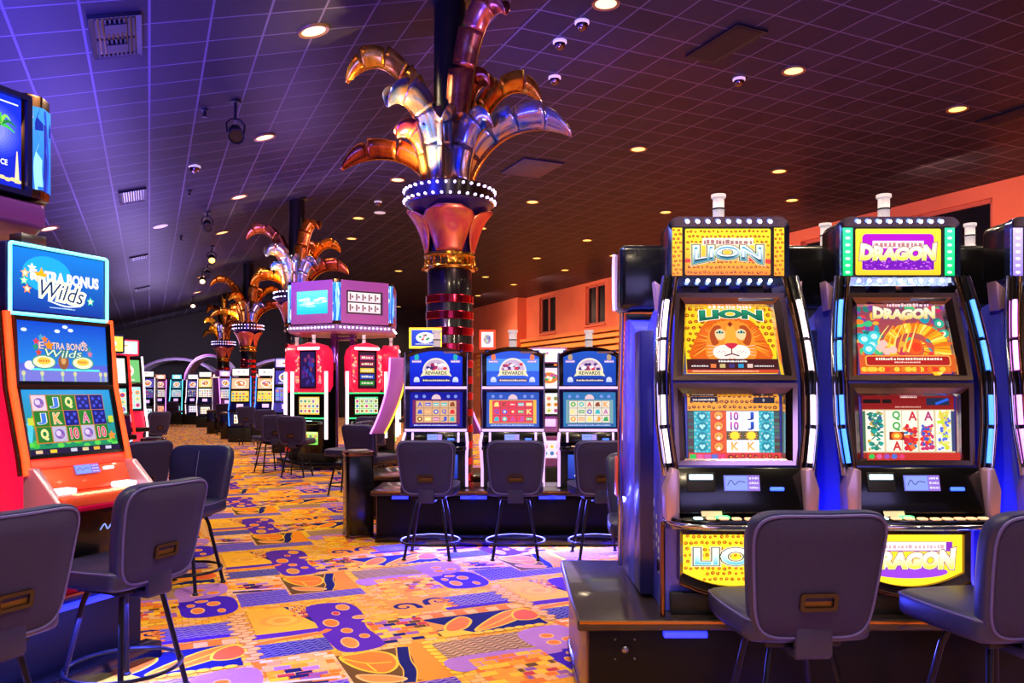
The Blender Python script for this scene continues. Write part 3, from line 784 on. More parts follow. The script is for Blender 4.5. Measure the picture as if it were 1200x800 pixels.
def art_dragon_main(w, h):
    a = Art(w, h); r = random.Random(6); X = lambda u: u*w; Y = lambda v: v*h
    a.rect(0,0,w,h,(230,90,40),(120,60,90))
    cols = [(30,150,170),(230,60,60),(250,120,40),(60,190,120),(200,40,90),(240,170,60),(120,60,150),(30,120,110)]
    a.L += 1
    for i in range(110):
        u = r.choice([r.uniform(0,.25), r.uniform(.72,1), r.random()]); v = r.uniform(.25,1)
        a.ell(X(u),Y(v),.022*r.uniform(.4,1.2),.018*r.uniform(.4,1.2),r.choice(cols),9); 
    for u, v in ((.06,.48),(.14,.40),(.10,.34),(.17,.52)): a.ell(X(u),Y(v),.030,.028,(60,200,210),12); a.ell(X(u),Y(v),.016,.014,(200,245,240),10)
    for u, v in ((.82,.60),(.9,.7),(.86,.5),(.94,.56)): a.ell(X(u),Y(v),.024,.022,(40,170,140),10); a.ell(X(u),Y(v),.010,.012,(230,250,220),8)
    # golden coiled body with ridged scales
    n = 64
    def sp(t, k=1.0):
        an = R(-60 + 470*t); rr = (.43 - .30*t)*k
        return (X(.56 + rr*.95*math.cos(an)), Y(.34 + rr*.95*math.sin(an)))
    for i in range(n):
        t0, t1 = i/n, (i+1)/n; bw = .34*(1-.45*t0)
        c = ((255,196,40),(246,150,24),(255,224,96),(232,112,24),(255,176,30))[(i*7) % 5]
        a.poly([sp(t0, 1+bw/2), sp(t1, 1+bw/2), sp(t1, 1-bw), sp(t0, 1-bw)], c)
        if i % 2 == 0: a.line([sp(t0, 1+bw/2), sp(t0+.006, 1-bw)], .004, (196,84,20), w1=.002)
        if i % 3 == 0: a.poly([sp(t0, 1+bw/2), sp(t1, 1+bw/2), sp((t0+t1)/2, 1+bw/2+.12)], (240,90,40))
    a.ell(X(.58),Y(.36),.040,.038,(246,90,30),18); a.ell(X(.60),Y(.35),.022,.022,(250,60,30),14)
    for k in range(7): a.line(smooth_pts([(X(.20+.05*k),Y(.28)),(X(.20+.06*k),Y(.46)),(X(.32+.05*k),Y(.66))],4), .011, ((255,220,120),(250,170,60),(255,200,70))[k%3], w1=.003)
    for u, v in ((.20,.34),(.27,.29),(.34,.31),(.24,.40)): a.ell(X(u),Y(v),.02,.018,(255,190,180),10)
    a.rect(0,0,w,Y(.24),(214,90,30)); a.poly(rrect(w*.93,h*.15,.012,4,w*.49,h*.155),(250,170,80)); a.poly(rrect(w*.90,h*.125,.010,4,w*.49,h*.155),(176,30,30))
    a.dashes(X(.14),X(.86),Y(.165),Y(.035),(255,240,220),r); a.dashes(X(.34),X(.62),Y(.125),Y(.02),(250,210,190),r); a.L += 1
    for i in range(30): a.rect(X(r.random()*.95),Y(.0),X(r.random()*.02+.0)+X(r.random()*.95)*0+.0,0,(250,200,60),L=a.L) if False else a.ell(X(r.random()),Y(.035),.014,.012,r.choice([(250,200,60),(240,120,30),(230,60,40)]),8,L=a.L)
    a.dashes(X(.32),X(.78),Y(.93),Y(.045),(250,200,215),r)
    dragon_txt(a, X(.5), Y(.82), w*.66, h*.115)
    return a
def art_dragon_reels(w, h):
    a = Art(w, h); r = random.Random(7); X = lambda u: u*w; Y = lambda v: v*h
    a.rect(0,0,w,h,(150,40,30)); a.rect(0,Y(.76),w,h,(140,26,26),(120,16,20)); a.dashes(X(.42),X(.6),Y(.93),Y(.025),(240,200,190),r); a.dashes(X(.36),X(.64),Y(.785),Y(.02),(230,170,160),r)
    a.rect(X(.01),Y(.85),X(.20),Y(.91),(20,10,12)); a.rect(X(.22),Y(.85),X(.32),Y(.91),(20,10,12)); a.rect(X(.70),Y(.82),X(.95),Y(.93),(26,40,70)); a.line([(X(.8),Y(.84)),(X(.94),Y(.91))],.012,(40,90,220))
    a.rect(0,Y(.11),w,Y(.755),(214,190,150)); xs = [.03,.235,.415,.585,.755,.93]
    a.rect(X(.0),Y(.13),X(.03),Y(.73),(60,110,90)); a.rect(X(.93),Y(.13),w,Y(.73),(60,70,110))
    pal = {0:[(40,130,110),(30,160,150),(200,160,60),(60,90,140),(30,100,80)],2:[(226,50,40),(240,120,50),(40,120,170),(200,40,60)],3:[(236,60,40),(60,90,190),(240,140,40),(200,50,110)],4:[(200,220,60),(230,220,120),(90,110,220),(240,200,80)]}
    for i in range(5):
        a.rect(X(xs[i]+.005),Y(.13),X(xs[i+1]-.005),Y(.74),(238,238,220))
        if i in pal:
            a.L += 1
            y0, y1 = (.13,.74) if i in (0,4) else (.13,.56)
            for k in range(60): a.ell(X(r.uniform(xs[i]+.03,xs[i+1]-.03)),Y(r.uniform(y0+.03,y1-.03)),.011*r.uniform(.5,1.3),.009*r.uniform(.5,1.3),r.choice(pal[i]),8)
            for k in range(4): a.text('X', X((xs[i]+xs[i+1])/2), Y(.21+.15*k), .05, .034, pal[i][0], off=.0) if i == 0 else None
    cx = lambda i: X((xs[i]+xs[i+1])/2)
    for k in (0,1): a.text('Q', cx(1), Y(.66-.16*k), .034, .040, (40,160,60), off=.03)
    a.rect(X(xs[1]+.01),Y(.30),X(xs[2]-.01),Y(.42),(140,40,20)); a.ell(cx(1),Y(.36),.026,.020,(250,120,40),14); a.ell(cx(1),Y(.36),.014,.010,(255,220,90),12)
    a.text('A', cx(1), Y(.21), .036, .040, (206,40,40), off=.03)
    for i in (2,3): a.text('A', cx(i), Y(.655), .036, .040, (206,40,60) if i==2 else (180,60,120), off=.03)
    a.text('Q', cx(4), Y(.645), .034, .040, (220,200,80), off=.03)
    a.rect(0,0,w,Y(.11),(196,50,40)); 
    for i, c in enumerate(((50,190,80),(220,90,150),(150,80,180),(80,110,200),(220,60,110))): a.ell(X(.05+.08*i),Y(.055),.014,.012,c,10)
    return a
def art_flower_main(w, h, seed=11):
    a = Art(w, h); r = random.Random(seed); a.rect(0,0,w,h,(90,60,40),(40,110,60)); a.L += 1
    for i in range(90): a.ell(r.random()*w*.94+.012,r.random()*h*.94+.01,.02*r.uniform(.3,1),.02*r.uniform(.3,1),r.choice([(250,200,60),(60,160,60),(240,120,40),(250,240,140),(120,180,60)]),9)
    a.ell(w*.45,h*.45,.10,.12,(240,180,60),20); a.ell(w*.45,h*.45,.06,.07,(250,230,140),18); a.rect(0,0,w,h*.15,(150,40,40)); a.dashes(w*.1,w*.9,h*.06,h*.04,(250,240,220),r)
    return a
def art_belly(w, h, kind):
    X = lambda u: u*w; Y = lambda v: v*h; r = random.Random(21)
    a = Art(w, h)
    n = 14; bot = [(X(i/n), Y(.26*(2*i/n-1)**2)) for i in range(n+1)]
    a.poly(bot + [(w, h), (0, h)], (255,206,40) if kind != 'plain' else (230,140,200))
    if kind == 'lion':
        a.spots(.01,Y(.28),w-.01,h,.026,(150,90,20),r); a.spots(w*.2,Y(.08),w*.8,Y(.3),.026,(150,90,20),r)
        a.text('LION', X(.52), Y(.56), w*.78, h*.30, (244,252,255), out=((.11,(230,190,160)),(.07,(16,56,60)),(.04,(240,246,200))), off=.02, c2=(80,170,190))
    elif kind == 'dragon':
        a.rect(X(.1),Y(.66),X(.9),Y(.84),(120,40,170)); a.ell(X(.5),Y(.27),w*.36,h*.12,(140,60,200),20); a.rect(X(.24),Y(.68),X(.84),Y(.83),(250,236,236)); a.dashes(X(.27),X(.82),Y(.71),Y(.08),(190,150,160),r)
        dragon_txt(a, X(.5), Y(.48), w*.82, h*.26, True)
    return a
def art_lcd(w, h, seed=0):
    a = Art(w, h); r = random.Random(seed); a.rect(0,0,w,h,(120,120,226)); a.rect(w*.68,0,w,h,(150,110,216)); a.rect(w*.04,h*.06,w*.66,h*.94,(140,160,240))
    pts = smooth_pts([(w*.10,h*.35),(w*.2,h*.7),(w*.3,h*.4),(w*.42,h*.6),(w*.6,h*.55)],4); a.line(pts, h*.05, (60,50,140))
    for k in range(3): a.dashes(w*.71,w*.97,h*(.14+.3*k),h*.14,(225,225,255),r)
    return a
SYM = [(220,50,60),(250,150,50),(60,160,90),(70,90,200),(240,220,120),(190,80,170),(60,180,190),(140,70,40)]
def art_reward_top(w, h, var):
    a = Art(w, h); r = random.Random(30+var); X = lambda u: u*w; Y = lambda v: v*h
    b0, b1 = (((16,20,190),(20,60,226)),((40,90,220),(30,80,210)),((20,60,170),(20,80,190)))[var]
    a.rect(0,0,w,h,b0,b1)
    if var == 1: a.rect(0,Y(.42),w,Y(.78),(70,140,236))
    a.ell(X(.5),Y(.40),w*.26,h*.40,(238,222,206),24,a0=0,a1=PI); a.ell(X(.5),Y(.42),w*.225,h*.33,(200,170,200),24,a0=0,a1=PI)
    for k in range(26): a.ell(X(r.uniform(.33,.67)),Y(r.uniform(.46,.62)),.022,.016,r.choice([(210,40,60),(60,40,110),(230,200,220),(160,40,90),(240,230,240)]),8)
    a.poly([(X(.20),Y(.26)),(X(.27),Y(.44)),(X(.73),Y(.44)),(X(.80),Y(.26)),(X(.72),Y(.29)),(X(.28),Y(.29))], (240,226,180))
    a.text('REWARDS', X(.5), Y(.365), w*.40, h*.095, (30,60,50), off=.02)
    for u in (.13,.87):
        c = ((40,170,180),(240,120,60),(180,150,120))[var]
        a.ell(X(u),Y(.82),w*.045,h*.10,c,12); a.rect(X(u-.09),Y(.66),X(u+.09),Y(.74),(150,120,200)); a.dashes(X(u-.085),X(u+.085),Y(.675),Y(.045),(240,220,240),r)
        a.ell(X(u),Y(.18),w*.05,h*.07,(210,215,240),12); a.rect(X(u-.055),Y(.10),X(u+.055),Y(.17),(190,200,235))
    a.rect(X(.22),Y(.10),X(.78),Y(.20),(30,40,120) if var != 1 else (70,60,120)); a.dashes(X(.25),X(.76),Y(.125),Y(.05),(235,215,190),r)
    return a
def art_reward_reels(w, h, var):
    a = Art(w, h); r = random.Random(40+var); X = lambda u: u*w; Y = lambda v: v*h
    bg = ((20,24,150),(40,80,180),(40,110,170))[var]; side = ((120,40,90),(240,180,60),(120,160,170))[var]; cell = ((220,170,130),(230,60,80),(226,216,200))[var]
    a.rect(0,0,w,h,bg); a.rect(X(.05),Y(.10),X(.95),Y(.78),side); a.rect(X(.11),Y(.12),X(.89),Y(.76),(90,70,70))
    a.ell(X(.5),Y(.80),w*.09,h*.14,(226,190,200),14,a0=0,a1=PI)
    for k in range(4): a.ell(X((.12,.27,.73,.87)[k]),Y(.88),w*.035,h*.05,(120,140,220),8)
    for i in range(5):
        for j in range(3):
            x0, y0 = X(.115+.155*i), Y(.13+.21*j); a.rect(x0,y0,x0+w*.148,y0+h*.20,cell); c = r.choice(SYM); cx, cy = x0+w*.074, y0+h*.10
            k = r.randrange(4)
            if k == 0: a.ell(cx,cy,w*.05,h*.07,c,10); a.ell(cx,cy,w*.025,h*.035,(255,235,170),8)
            elif k == 1: a.text(r.choice(['J','K','A','Q']), cx, cy, w*.08, h*.13, c, off=.03)
            elif k == 2: a.poly([(cx-w*.05,cy-h*.06),(cx+w*.05,cy-h*.06),(cx+w*.03,cy+h*.07),(cx-w*.03,cy+h*.05)],c)
            else: a.rect(cx-w*.055,cy-h*.045,cx+w*.055,cy+h*.045,c); a.dashes(cx-w*.045,cx+w*.045,cy-h*.02,h*.04,(255,235,220),r)
    a.rect(X(.05),Y(.02),X(.95),Y(.09),((60,30,140),(50,90,180),(40,80,150))[var]); a.dashes(X(.08),X(.9),Y(.035),Y(.035),(200,210,255),r)
    return a
def star(a, cx, cy, r0, c, n=5, rot=PI/2):
    a.poly([(cx+(r0 if k%2==0 else r0*.5)*math.cos(rot+PI*k/n), cy+(r0 if k%2==0 else r0*.5)*math.sin(rot+PI*k/n)) for k in range(2*n)], c)
def art_bonus_sign(w, h):
    a = Art(w, h); r = random.Random(50); X = lambda u: u*w; Y = lambda v: v*h
    a.rect(0,0,w,h,(0,50,150),(10,120,215)); a.ell(X(.36),Y(.62),w*.26,h*.30,(20,160,225),24)
    for u, v, c in ((.20,.70,(220,250,255)),(.13,.60,(250,160,70)),(.12,.48,(60,200,150)),(.15,.35,(240,120,50)),(.22,.56,(255,255,235)),(.84,.26,(60,200,160))): star(a, X(u), Y(v), h*.085, c); star(a, X(u), Y(v), h*.05, (255,240,200))
    a.text('E', X(.215), Y(.60), .035, h*.15, (255,255,250), out=((.06,(120,110,140)),), off=.03)
    star(a, X(.295), Y(.59), h*.14, (250,170,20)); a.text('TRA BONUS', X(.63), Y(.585), w*.60, h*.17, (255,255,255), out=((.07,(150,160,200)),), off=.03)
    wv = lambda x, y: (x, y - .10*x)
    a.text('Wilds', X(.51), Y(.36), w*.50, h*.27, (20,50,90), out=((.12,(250,250,240)),(.08,(230,200,110)),(.05,(250,250,250))), shear=.35, warp=wv)
    a.line(smooth_pts([(X(.36),Y(.20)),(X(.55),Y(.13)),(X(.72),Y(.16))],5), .008, (235,245,255)); a.dashes(X(.38),X(.66),Y(.08),Y(.02),(190,220,250),r)
    return a
def art_bonus_mid(w, h):
    a = Art(w, h); r = random.Random(51); X = lambda u: u*w; Y = lambda v: v*h
    a.rect(0,0,w,h,(100,110,220),(0,50,190)); a.rect(0,Y(.3),w,h,(30,130,225),(0,70,205))
    for u, v in ((.08,.84),(.52,.93),(.58,.88),(.43,.85)): a.ell(X(u),Y(v),.018,.010,(230,245,255),10)
    a.rect(0,Y(.0),w,Y(.19),(120,120,215)); a.rect(X(.12),Y(.19),X(.9),Y(.225),(90,230,235))
    a.ell(X(.12),Y(.27),.03,.024,(250,225,230),14)
    for u, v, c in ((.20,.66,(220,60,80)),(.19,.57,(40,150,110)),(.25,.73,(70,160,200)),(.29,.70,(240,120,40)),(.22,.48,(210,70,50)),(.72,.66,(230,190,190)),(.78,.57,(40,140,160)),(.79,.49,(210,120,150)),(.77,.40,(50,150,130))): star(a, X(u), Y(v), h*.065, c)
    for u in (.27,.70): a.ell(X(u),Y(.33),.075,.040,(60,150,150),18); a.ell(X(u),Y(.33),.066,.033,(250,240,200),18); a.ell(X(u),Y(.345),.042,.020,(240,200,70),14); a.dashes(X(u)-.03,X(u)+.03,Y(.33),.012,(220,110,40),r)
    a.ell(X(.48),Y(.34),.034,.044,(150,90,60),14); a.ell(X(.48),Y(.36),.016,.022,(220,160,100),10)
    a.text('E', X(.25), Y(.60), .035, h*.11, (225,190,190), out=((.05,(90,60,80)),), off=.02); star(a, X(.33), Y(.60), h*.10, (245,140,30)); a.text('TRA BONUS', X(.56), Y(.60), w*.40, h*.11, (232,205,205), out=((.06,(90,60,80)),), off=.02)
    wv = lambda x, y: (x, y + .5*x*x)
    a.text('Wilds', X(.48), Y(.47), w*.42, h*.12, (220,240,225), out=((.07,(60,120,110)),), shear=.35, warp=wv)
    for u in (.05,.24,.46,.6,.9,.96): a.line([(X(u),Y(.0)),(X(u),Y(.15))], .012, (150,190,170)); a.ell(X(u),Y(.14),.012,.014,(210,210,160),8)
    return a
def art_bonus_reels(w, h):
    a = Art(w, h); r = random.Random(52); X = lambda u: u*w; Y = lambda v: v*h
    a.rect(0,0,w,h,(20,140,50),(40,150,220)); a.L += 1
    for i in range(60): a.ell(X(r.random()*.96+.02),Y(r.uniform(.08,.75)),.022,.014,r.choice([(30,150,60),(60,190,60),(20,110,90),(90,210,80)]),8,L=a.L)
    a.line(smooth_pts([(X(.02),Y(.2)),(X(.05),Y(.42)),(X(.03),Y(.5))],4), .03, (80,200,230)); star(a, X(.94), Y(.24), .03, (240,140,50))
    g = [['o','J','Q','b','b'],['J','K','b','A','b'],['Q','p','10','p','10']]
    a.rect(X(.09),Y(.17),X(.90),Y(.92),(190,120,50))
    for j in range(3):
        for i in range(5):
            x0, x1, y1, y0 = X(.10+.16*i), X(.25+.16*i), Y(.91-.245*j), Y(.675-.245*j); s = g[j][i]; cx, cy = (x0+x1)/2, (y0+y1)/2
            a.rect(x0,y0,x1,y1,{'b':(16,20,120),'o':(230,200,215),'p':(190,180,210)}.get(s,(30,120,40)))
            if s == 'b':
                for k in range(5): star(a, x0+(x1-x0)*(.25,.75,.5,.25,.75)[k], y0+(y1-y0)*(.75,.75,.5,.25,.25)[k], .013, (60,80,230))
            elif s in ('o','p'): a.ell(cx,cy,.030,.028,(130,90,180),12); a.ell(cx-.008,cy+.004,.016,.016,(220,200,240),10); a.ell(cx+.010,cy-.012,.010,.008,(180,120,190),8)
            else:
                c = {'J':(60,120,220),'Q':(250,225,120),'K':(250,170,90),'A':(220,90,150),'10':(230,60,110)}[s]
                a.text(s, cx, cy, .05 if s=='10' else .04, .056, c, out=((.06,(240,240,220)),), off=.03)
    for v in (.5,): 
        for u in (.02,.915): a.rect(X(u),Y(v-.05),X(u+.06),Y(v+.06),(200,210,60))
    a.rect(0,0,w,Y(.09),(30,20,60)); 
    for u, c in ((.05,(230,190,150)),(.2,(240,200,50)),(.42,(200,200,220)),(.55,(220,200,150)),(.68,(240,180,60)),(.82,(200,200,230))): a.rect(X(u),Y(.02),X(u+.07),Y(.07),c); 
    return a
def art_generic(w, h, seed, bg, bg2=None, rows=3, cols=5, pal=SYM, cell=None):
    a = Art(w, h); r = random.Random(seed); a.rect(0,0,w,h,bg,bg2); dx, dy = w/cols, h/(rows+.6)
    for i in range(cols):
        for j in range(rows):
            x, y = dx*i, dy*(j+.2)
            if cell: a.rect(x+dx*.06,y+dy*.06,x+dx*.94,y+dy*.94,cell)
            a.ell(x+dx/2,y+dy/2,dx*.32,dy*.32,r.choice(pal),8); a.ell(x+dx/2,y+dy/2,dx*.15,dy*.15,r.choice(pal),6)
    a.dashes(w*.08,w*.9,h*.90,h*.06,(240,240,250),r)
    return a
def art_crest(w, h, seed, bg, bg2, c1, c2):
    a = Art(w, h); r = random.Random(seed); a.rect(0,0,w,h,bg,bg2); a.ell(w/2,h*.52,w*.34,h*.34,c1,20); a.ell(w/2,h*.52,w*.26,h*.25,c2,18)
    for k in range(12): a.ell(w*r.uniform(.3,.7),h*r.uniform(.35,.7),w*.05,h*.06,r.choice(SYM+[(255,250,240)]*4),8)
    a.dashes(w*.15,w*.85,h*.1,h*.07,(250,245,240),r); return a
# ------------------------------------------------------------------ tower lamp used on the machines
def candle(parent, x, y, z, s=1.0):
    c = MB().lathe([(.0001,0),(.034*s,0),(.034*s,.012*s),(.028*s,.016*s),(.028*s,.066*s),(.031*s,.070*s),(.031*s,.076*s),(.028*s,.080*s),(.028*s,.125*s),(.036*s,.130*s),(.036*s,.146*s),(.0001,.146*s)], 18, (x,y,z)).build('tower_lamp', MATS['white_lamp'], parent, 40)
    MB().lathe([(.0285*s,.069*s),(.0325*s,.069*s),(.0325*s,.077*s),(.0285*s,.077*s)], 18, (x,y,z)).build('lamp_band', MATS['band_black'], c, 40)
    return c
def quad_frame(hb, ht, z0, z1, t, ax0, ax1, din, name, m, parent, M):
    k = t
    mb = MB(); mb.M = M
    mb.ring(trap(hb, ht, z0, z1), trap(hb-k, ht-k, z0+k, z1-k), 'xz', ax0, ax1, din=din)
    return mb.build(name, m, parent, 30)

# ------------------------------------------------------------------ bow-front video slot (right-hand bank); stands on a plinth, faces -Y
def bow_slot(label, loc, rz, cfg, group):
    t = thing('slot_machine', label, 'slot machine', loc, rz, group)
    prof = [(.06,0),(.06,.40),(.0,.44),(.0,.50),(.04,.70),(.06,1.09),(.15,1.51),(.30,1.47),(.50,1.40),(.50,0)]
    MB().prism(prof, 'yz', -.33, .33, .012).build('cabinet', MATS['blue_cabinet'], t, 30)
    MB().box(-.40,.40,.30,.49,.02,1.36,.01).build('rear_panel', MATS['navy_cabinet'], t, 30)
    rd = random.Random(cfg['seed'])
    # side emblem and vent slots
    if cfg.get('emblem'):
        a = Art(.1,.3)
        a.line(smooth_pts([(.02,.20),(.05,.22),(.03,.16),(.05,.12),(.02,.10),(.05,.06),(.03,.02)],5), .012, (225,225,240)); a.rect(.02,.25,.06,.29,(215,215,235))
        for k in range(4): a.rect(.11,.06+.045*k,.14,.085+.045*k,(220,225,240))
        for k in range(4): a.rect(.17,-.06+.05*k,.20,-.03+.05*k,(220,225,240))
        M = Matrix.Translation((-.331,.34,.22)) @ Matrix.Rotation(R(-90), 4, 'Z')
        a.build('side_emblem', MATS['print_paint'], t, M)
        a = Art(.1,.5)
        for k in range(7): 
            y = .45-.062*k; a.line([(.0,y),(.028,y)], .010, (30,26,110)); a.line([((.0,.028)[k%2],y),(.014,y-.03)], .008, (30,26,110))
        a.build('side_lettering', MATS['print_paint'], t, Matrix.Translation((-.331,.40,.62)) @ Matrix.Rotation(R(-90), 4, 'Z'))
        MB().lathe([(.0001,0),(.03,0),(.03,.004),(.0001,.004)], 20).build('side_lock', MATS['bronze_trim'], t, 40, loc=(-.331,.16,.20), rot=(0,R(-90),0))
    U = tilt(.06, 1.09, R(12)); W = tilt(.035, .70, R(3.6))
    for nm, M, z1, hb, ht in (('upper', U, .43, .292, .262), ('lower', W, .385, .285, .292)):
        b = quad_frame(hb, ht, 0.0, z1, .022, -.055, .03, -.050, 'outer_bezel', MATS['bezel_bronze'], t, M)
        quad_frame(hb-.022, ht-.022, .004, z1-.022, .028, -.052, .03, -.030, 'chrome_bezel', MATS['chrome_dark'], t, M)
        quad_frame(hb-.050, ht-.050, .006, z1-.050, .012, -.032, .03, -.012, 'inner_bezel', MATS['chrome'], t, M)
    # displays
    w, h = .435, .345
    cfg['main'](w, h).build('upper_display', screen, t, U @ Matrix.Translation((-w/2, -.014, .040)))
    cfg['reels'](w, .315).build('lower_display', screen, t, W @ Matrix.Translation((-w/2, -.014, .024)))
    m = MB(); m.M = U; m.box(-.222,.222,-.022,-.008,.008,.034,.003); m.M = W; m.box(-.222,.222,-.022,-.008,.345,.375,.003); m.build('light_strip', MATS['strip_white'], t, 30)
    m = MB(); m.M = U; m.box(.04,.215,-.05,-.034,.392,.412,.004); pl = m.build('maker_plate', MATS['steel'], t, 30)
    # side lights and curved chrome trims
    def side(sx, k0, k1, y0, dx=0.0):
        out = []
        for i in range(k1 - k0 + 1):
            z = .66 + (1.60-.66)*(k0+i)/48
            f = (z-.66)/.94
            x = .315 - .045*max(0, (f-.45)/.55)**1.6 - .02*max(0, (.25-f)/.25) + .012*math.sin(PI*f)
            y = -.045 + .03*max(0,(z-.70))/.39 if z < 1.09 else -.015 + .2126*(z-1.09)
            out.append((sx*(x+dx), y + y0, z))
        return out
    for sx in (-1, 1):
        MB().tube(side(sx,0,48,.0,.045), .013, 8).build('side_trim', MATS['chrome'], t, 50)
        MB().tube(side(sx,0,48,.02,.020), .024, 8).build('side_channel', MATS['black_gloss'], t, 50)
        MB().tube(side(sx,0,48,.0,-.012), .010, 8).build('side_rail', MATS['bronze_trim'], t, 50)
        for k0, k1 in ((3,11),(12,19),(25,32),(33,42)):
            MB().tube(side(sx,k0,k1,-.018,.021), .011, 8).build('side_light', MATS[cfg['led']], t, 50)
        pts = side(sx,44,48,.0,.03); x0 = pts[0][0]; z0 = pts[0][2]
        MB().prism([(abs(x0)-.02,1.46),(abs(x0)+.03,1.44),(abs(x0)+.045,1.585),(abs(x0)-.0,1.55)] if sx > 0 else [(-(abs(x0)-.02),1.46),(-(abs(x0)+.03),1.44),(-(abs(x0)+.045),1.585),(-(abs(x0)),1.55)], 'xz', .12, .20, .006).build('horn_cap', MATS['pink_plate'], t, 30)
        pp = [(.285,.44),(.345,.46),(.352,.60),(.320,.70),(.285,.69)]
        MB().prism([(sx*a, b) for a, b in pp], 'xz', -.115, -.02, .008).build('wing_plate', MATS['pink_plate'], t, 30)
        MB().tube([(sx*.345,-.02,.0),(sx*.345,-.02,.40),(sx*.35,-.05,.44)], .012, 8).build('leg_trim', MATS['bronze_trim'], t, 50)
    # service panel
    V = tilt(-.085, .485, R(13))
    m = MB(); m.M = V; m.box(-.285,.285,-.02,.08,0,.215,.008); m.build('service_panel', MATS['black_gloss'], t, 30)
    m = MB(); m.M = V; m.box(-.245,-.115,-.028,-.018,.10,.19,.006); ba = m.build('bill_acceptor', MATS['black_matte'], t, 30)
    m = MB(); m.M = V; m.box(-.235,-.125,-.034,-.026,.155,.18,.005); m.build('note_slot', MATS['slot_white'], ba, 30)
    art_lcd(.165,.072,cfg['seed']).build('player_display', screen, t, V @ Matrix.Translation((-.075,-.022,.105)))
    m = MB(); m.M = V; m.box(.135,.20,-.028,-.018,.105,.122,.004); m.build('card_reader', MATS['reader_blue'], t, 30)
    # button deck
    deck = [(-.33,.02),(-.33,-.10),(-.28,-.19),(-.16,-.235),(.16,-.235),(.28,-.19),(.33,-.10),(.33,.02)]
    m = MB(); m.prism(smooth_pts(deck[:], 4), 'xy', .435, .478, .010); m.build('button_deck', MATS['black_gloss'], t, 40)
    MB().tube([(x, y-.004, .452) for x, y in smooth_pts(deck, 4)], .011, 8).build('deck_trim', MATS['chrome'], t, 50)
    for k in range(9):
        MB().box(-.235+.056*k,-.197+.056*k,-.21+.02*abs(k-4)/4,-.175+.02*abs(k-4)/4,.476,.486,.004).build('button', MATS['button_lit' if k else 'slot_white'], t, 30)
    MB().box(-.13,-.07,-.165,-.13,.476,.488,.004).build('bet_button', MATS['button_green'], t, 30)
    a = Art(.1,.1); a.rect(0,0,.095,.028,(225,215,180)); a.build('deck_label', MATS['print_paint'], t, Matrix.Translation((-.19,-.132,.482)) @ Matrix.Rotation(R(-35), 4, 'X'))
    MB().box(-.30,.30,-.02,.06,.405,.437,.006).build('coin_tray', MATS['steel'], t, 30)
    # belly glass
    bw, bh = .50, .25
    n = 14; o = [(bw/2*1.06*(2*i/n-1), .13 - .035 + .26*bh*(2*i/n-1)**2) for i in range(n+1)] + [(bw/2*1.06,.405),(-bw/2*1.06,.405)]
    q = [(bw/2*.985*(2*i/n-1), .13 + .003 + .26*bh*(2*i/n-1)**2) for i in range(n+1)] + [(bw/2*.985,.377),(-bw/2*.985,.377)]
    MB().ring(o, q, 'xz', -.02, .06, din=0.0).build('belly_frame', MATS['chrome_dark'], t, 40)
    MB().tube([(x, -.018, z-.004) for x, z in o[:n+1]], .010, 8).build('belly_trim', MATS['bronze_trim'], t, 50)
    art_belly(bw, bh, cfg['belly']).build('belly_glass', belly_lit, t, Matrix.Translation((-bw/2, .02, .13)))
    MB().box(-.30,.30,.01,.06,0,.10,.006).build('kick_plate', MATS['black_matte'], t, 30)
    # topper
    for xa, xb in ((-.20,-.12),(.12,.20),(-.05,.03)): MB().box(xa,xb,.22,.34,1.44,1.60).build('topper_post', MATS['dark_grey'], t, 30)
    if cfg['top']:
        zc = 1.725
        tp = MB().prism(rrect(.575,.325,.05,6,0,zc), 'xz', .14, .36, .02, 3).build('topper', MATS['black_gloss'], t, 40)
        MB().ring(rrect(.585,.335,.052,6,0,zc), rrect(.535,.235,.02,6,0,zc), 'xz', .115, .16, din=.135).build('topper_frame', MATS['navy_chrome'], tp, 40)
        w, h = .415, .225
        cfg['top'](w, h).build('topper_display', screen_hot, tp, Matrix.Translation((-w/2, .134, zc-h/2)))
        MB().ring(rrect(.53,.245,.01,3,0,zc), rrect(w,h,.008,3,0,zc), 'xz', .132, .15).build('topper_mask', MATS['black_matte'], tp, 40)
        for sx in (-1, 1):
            cfg['flank'](.048,.232).build('topper_side_light', screen_hot, tp, Matrix.Translation((sx*.247-.024, .128, zc-.116)))
            for zz in (zc+.143, zc-.143):
                pass
        for zz in (zc+.1425, zc-.1425):
            for k in range(9):
                MB().ball((-.20+.05*k, .112, zz), .0095, 8, 5).build('bulb', MATS['bulb'], tp, 60)
        candle(t, -.015, .25, 1.885)
    return t

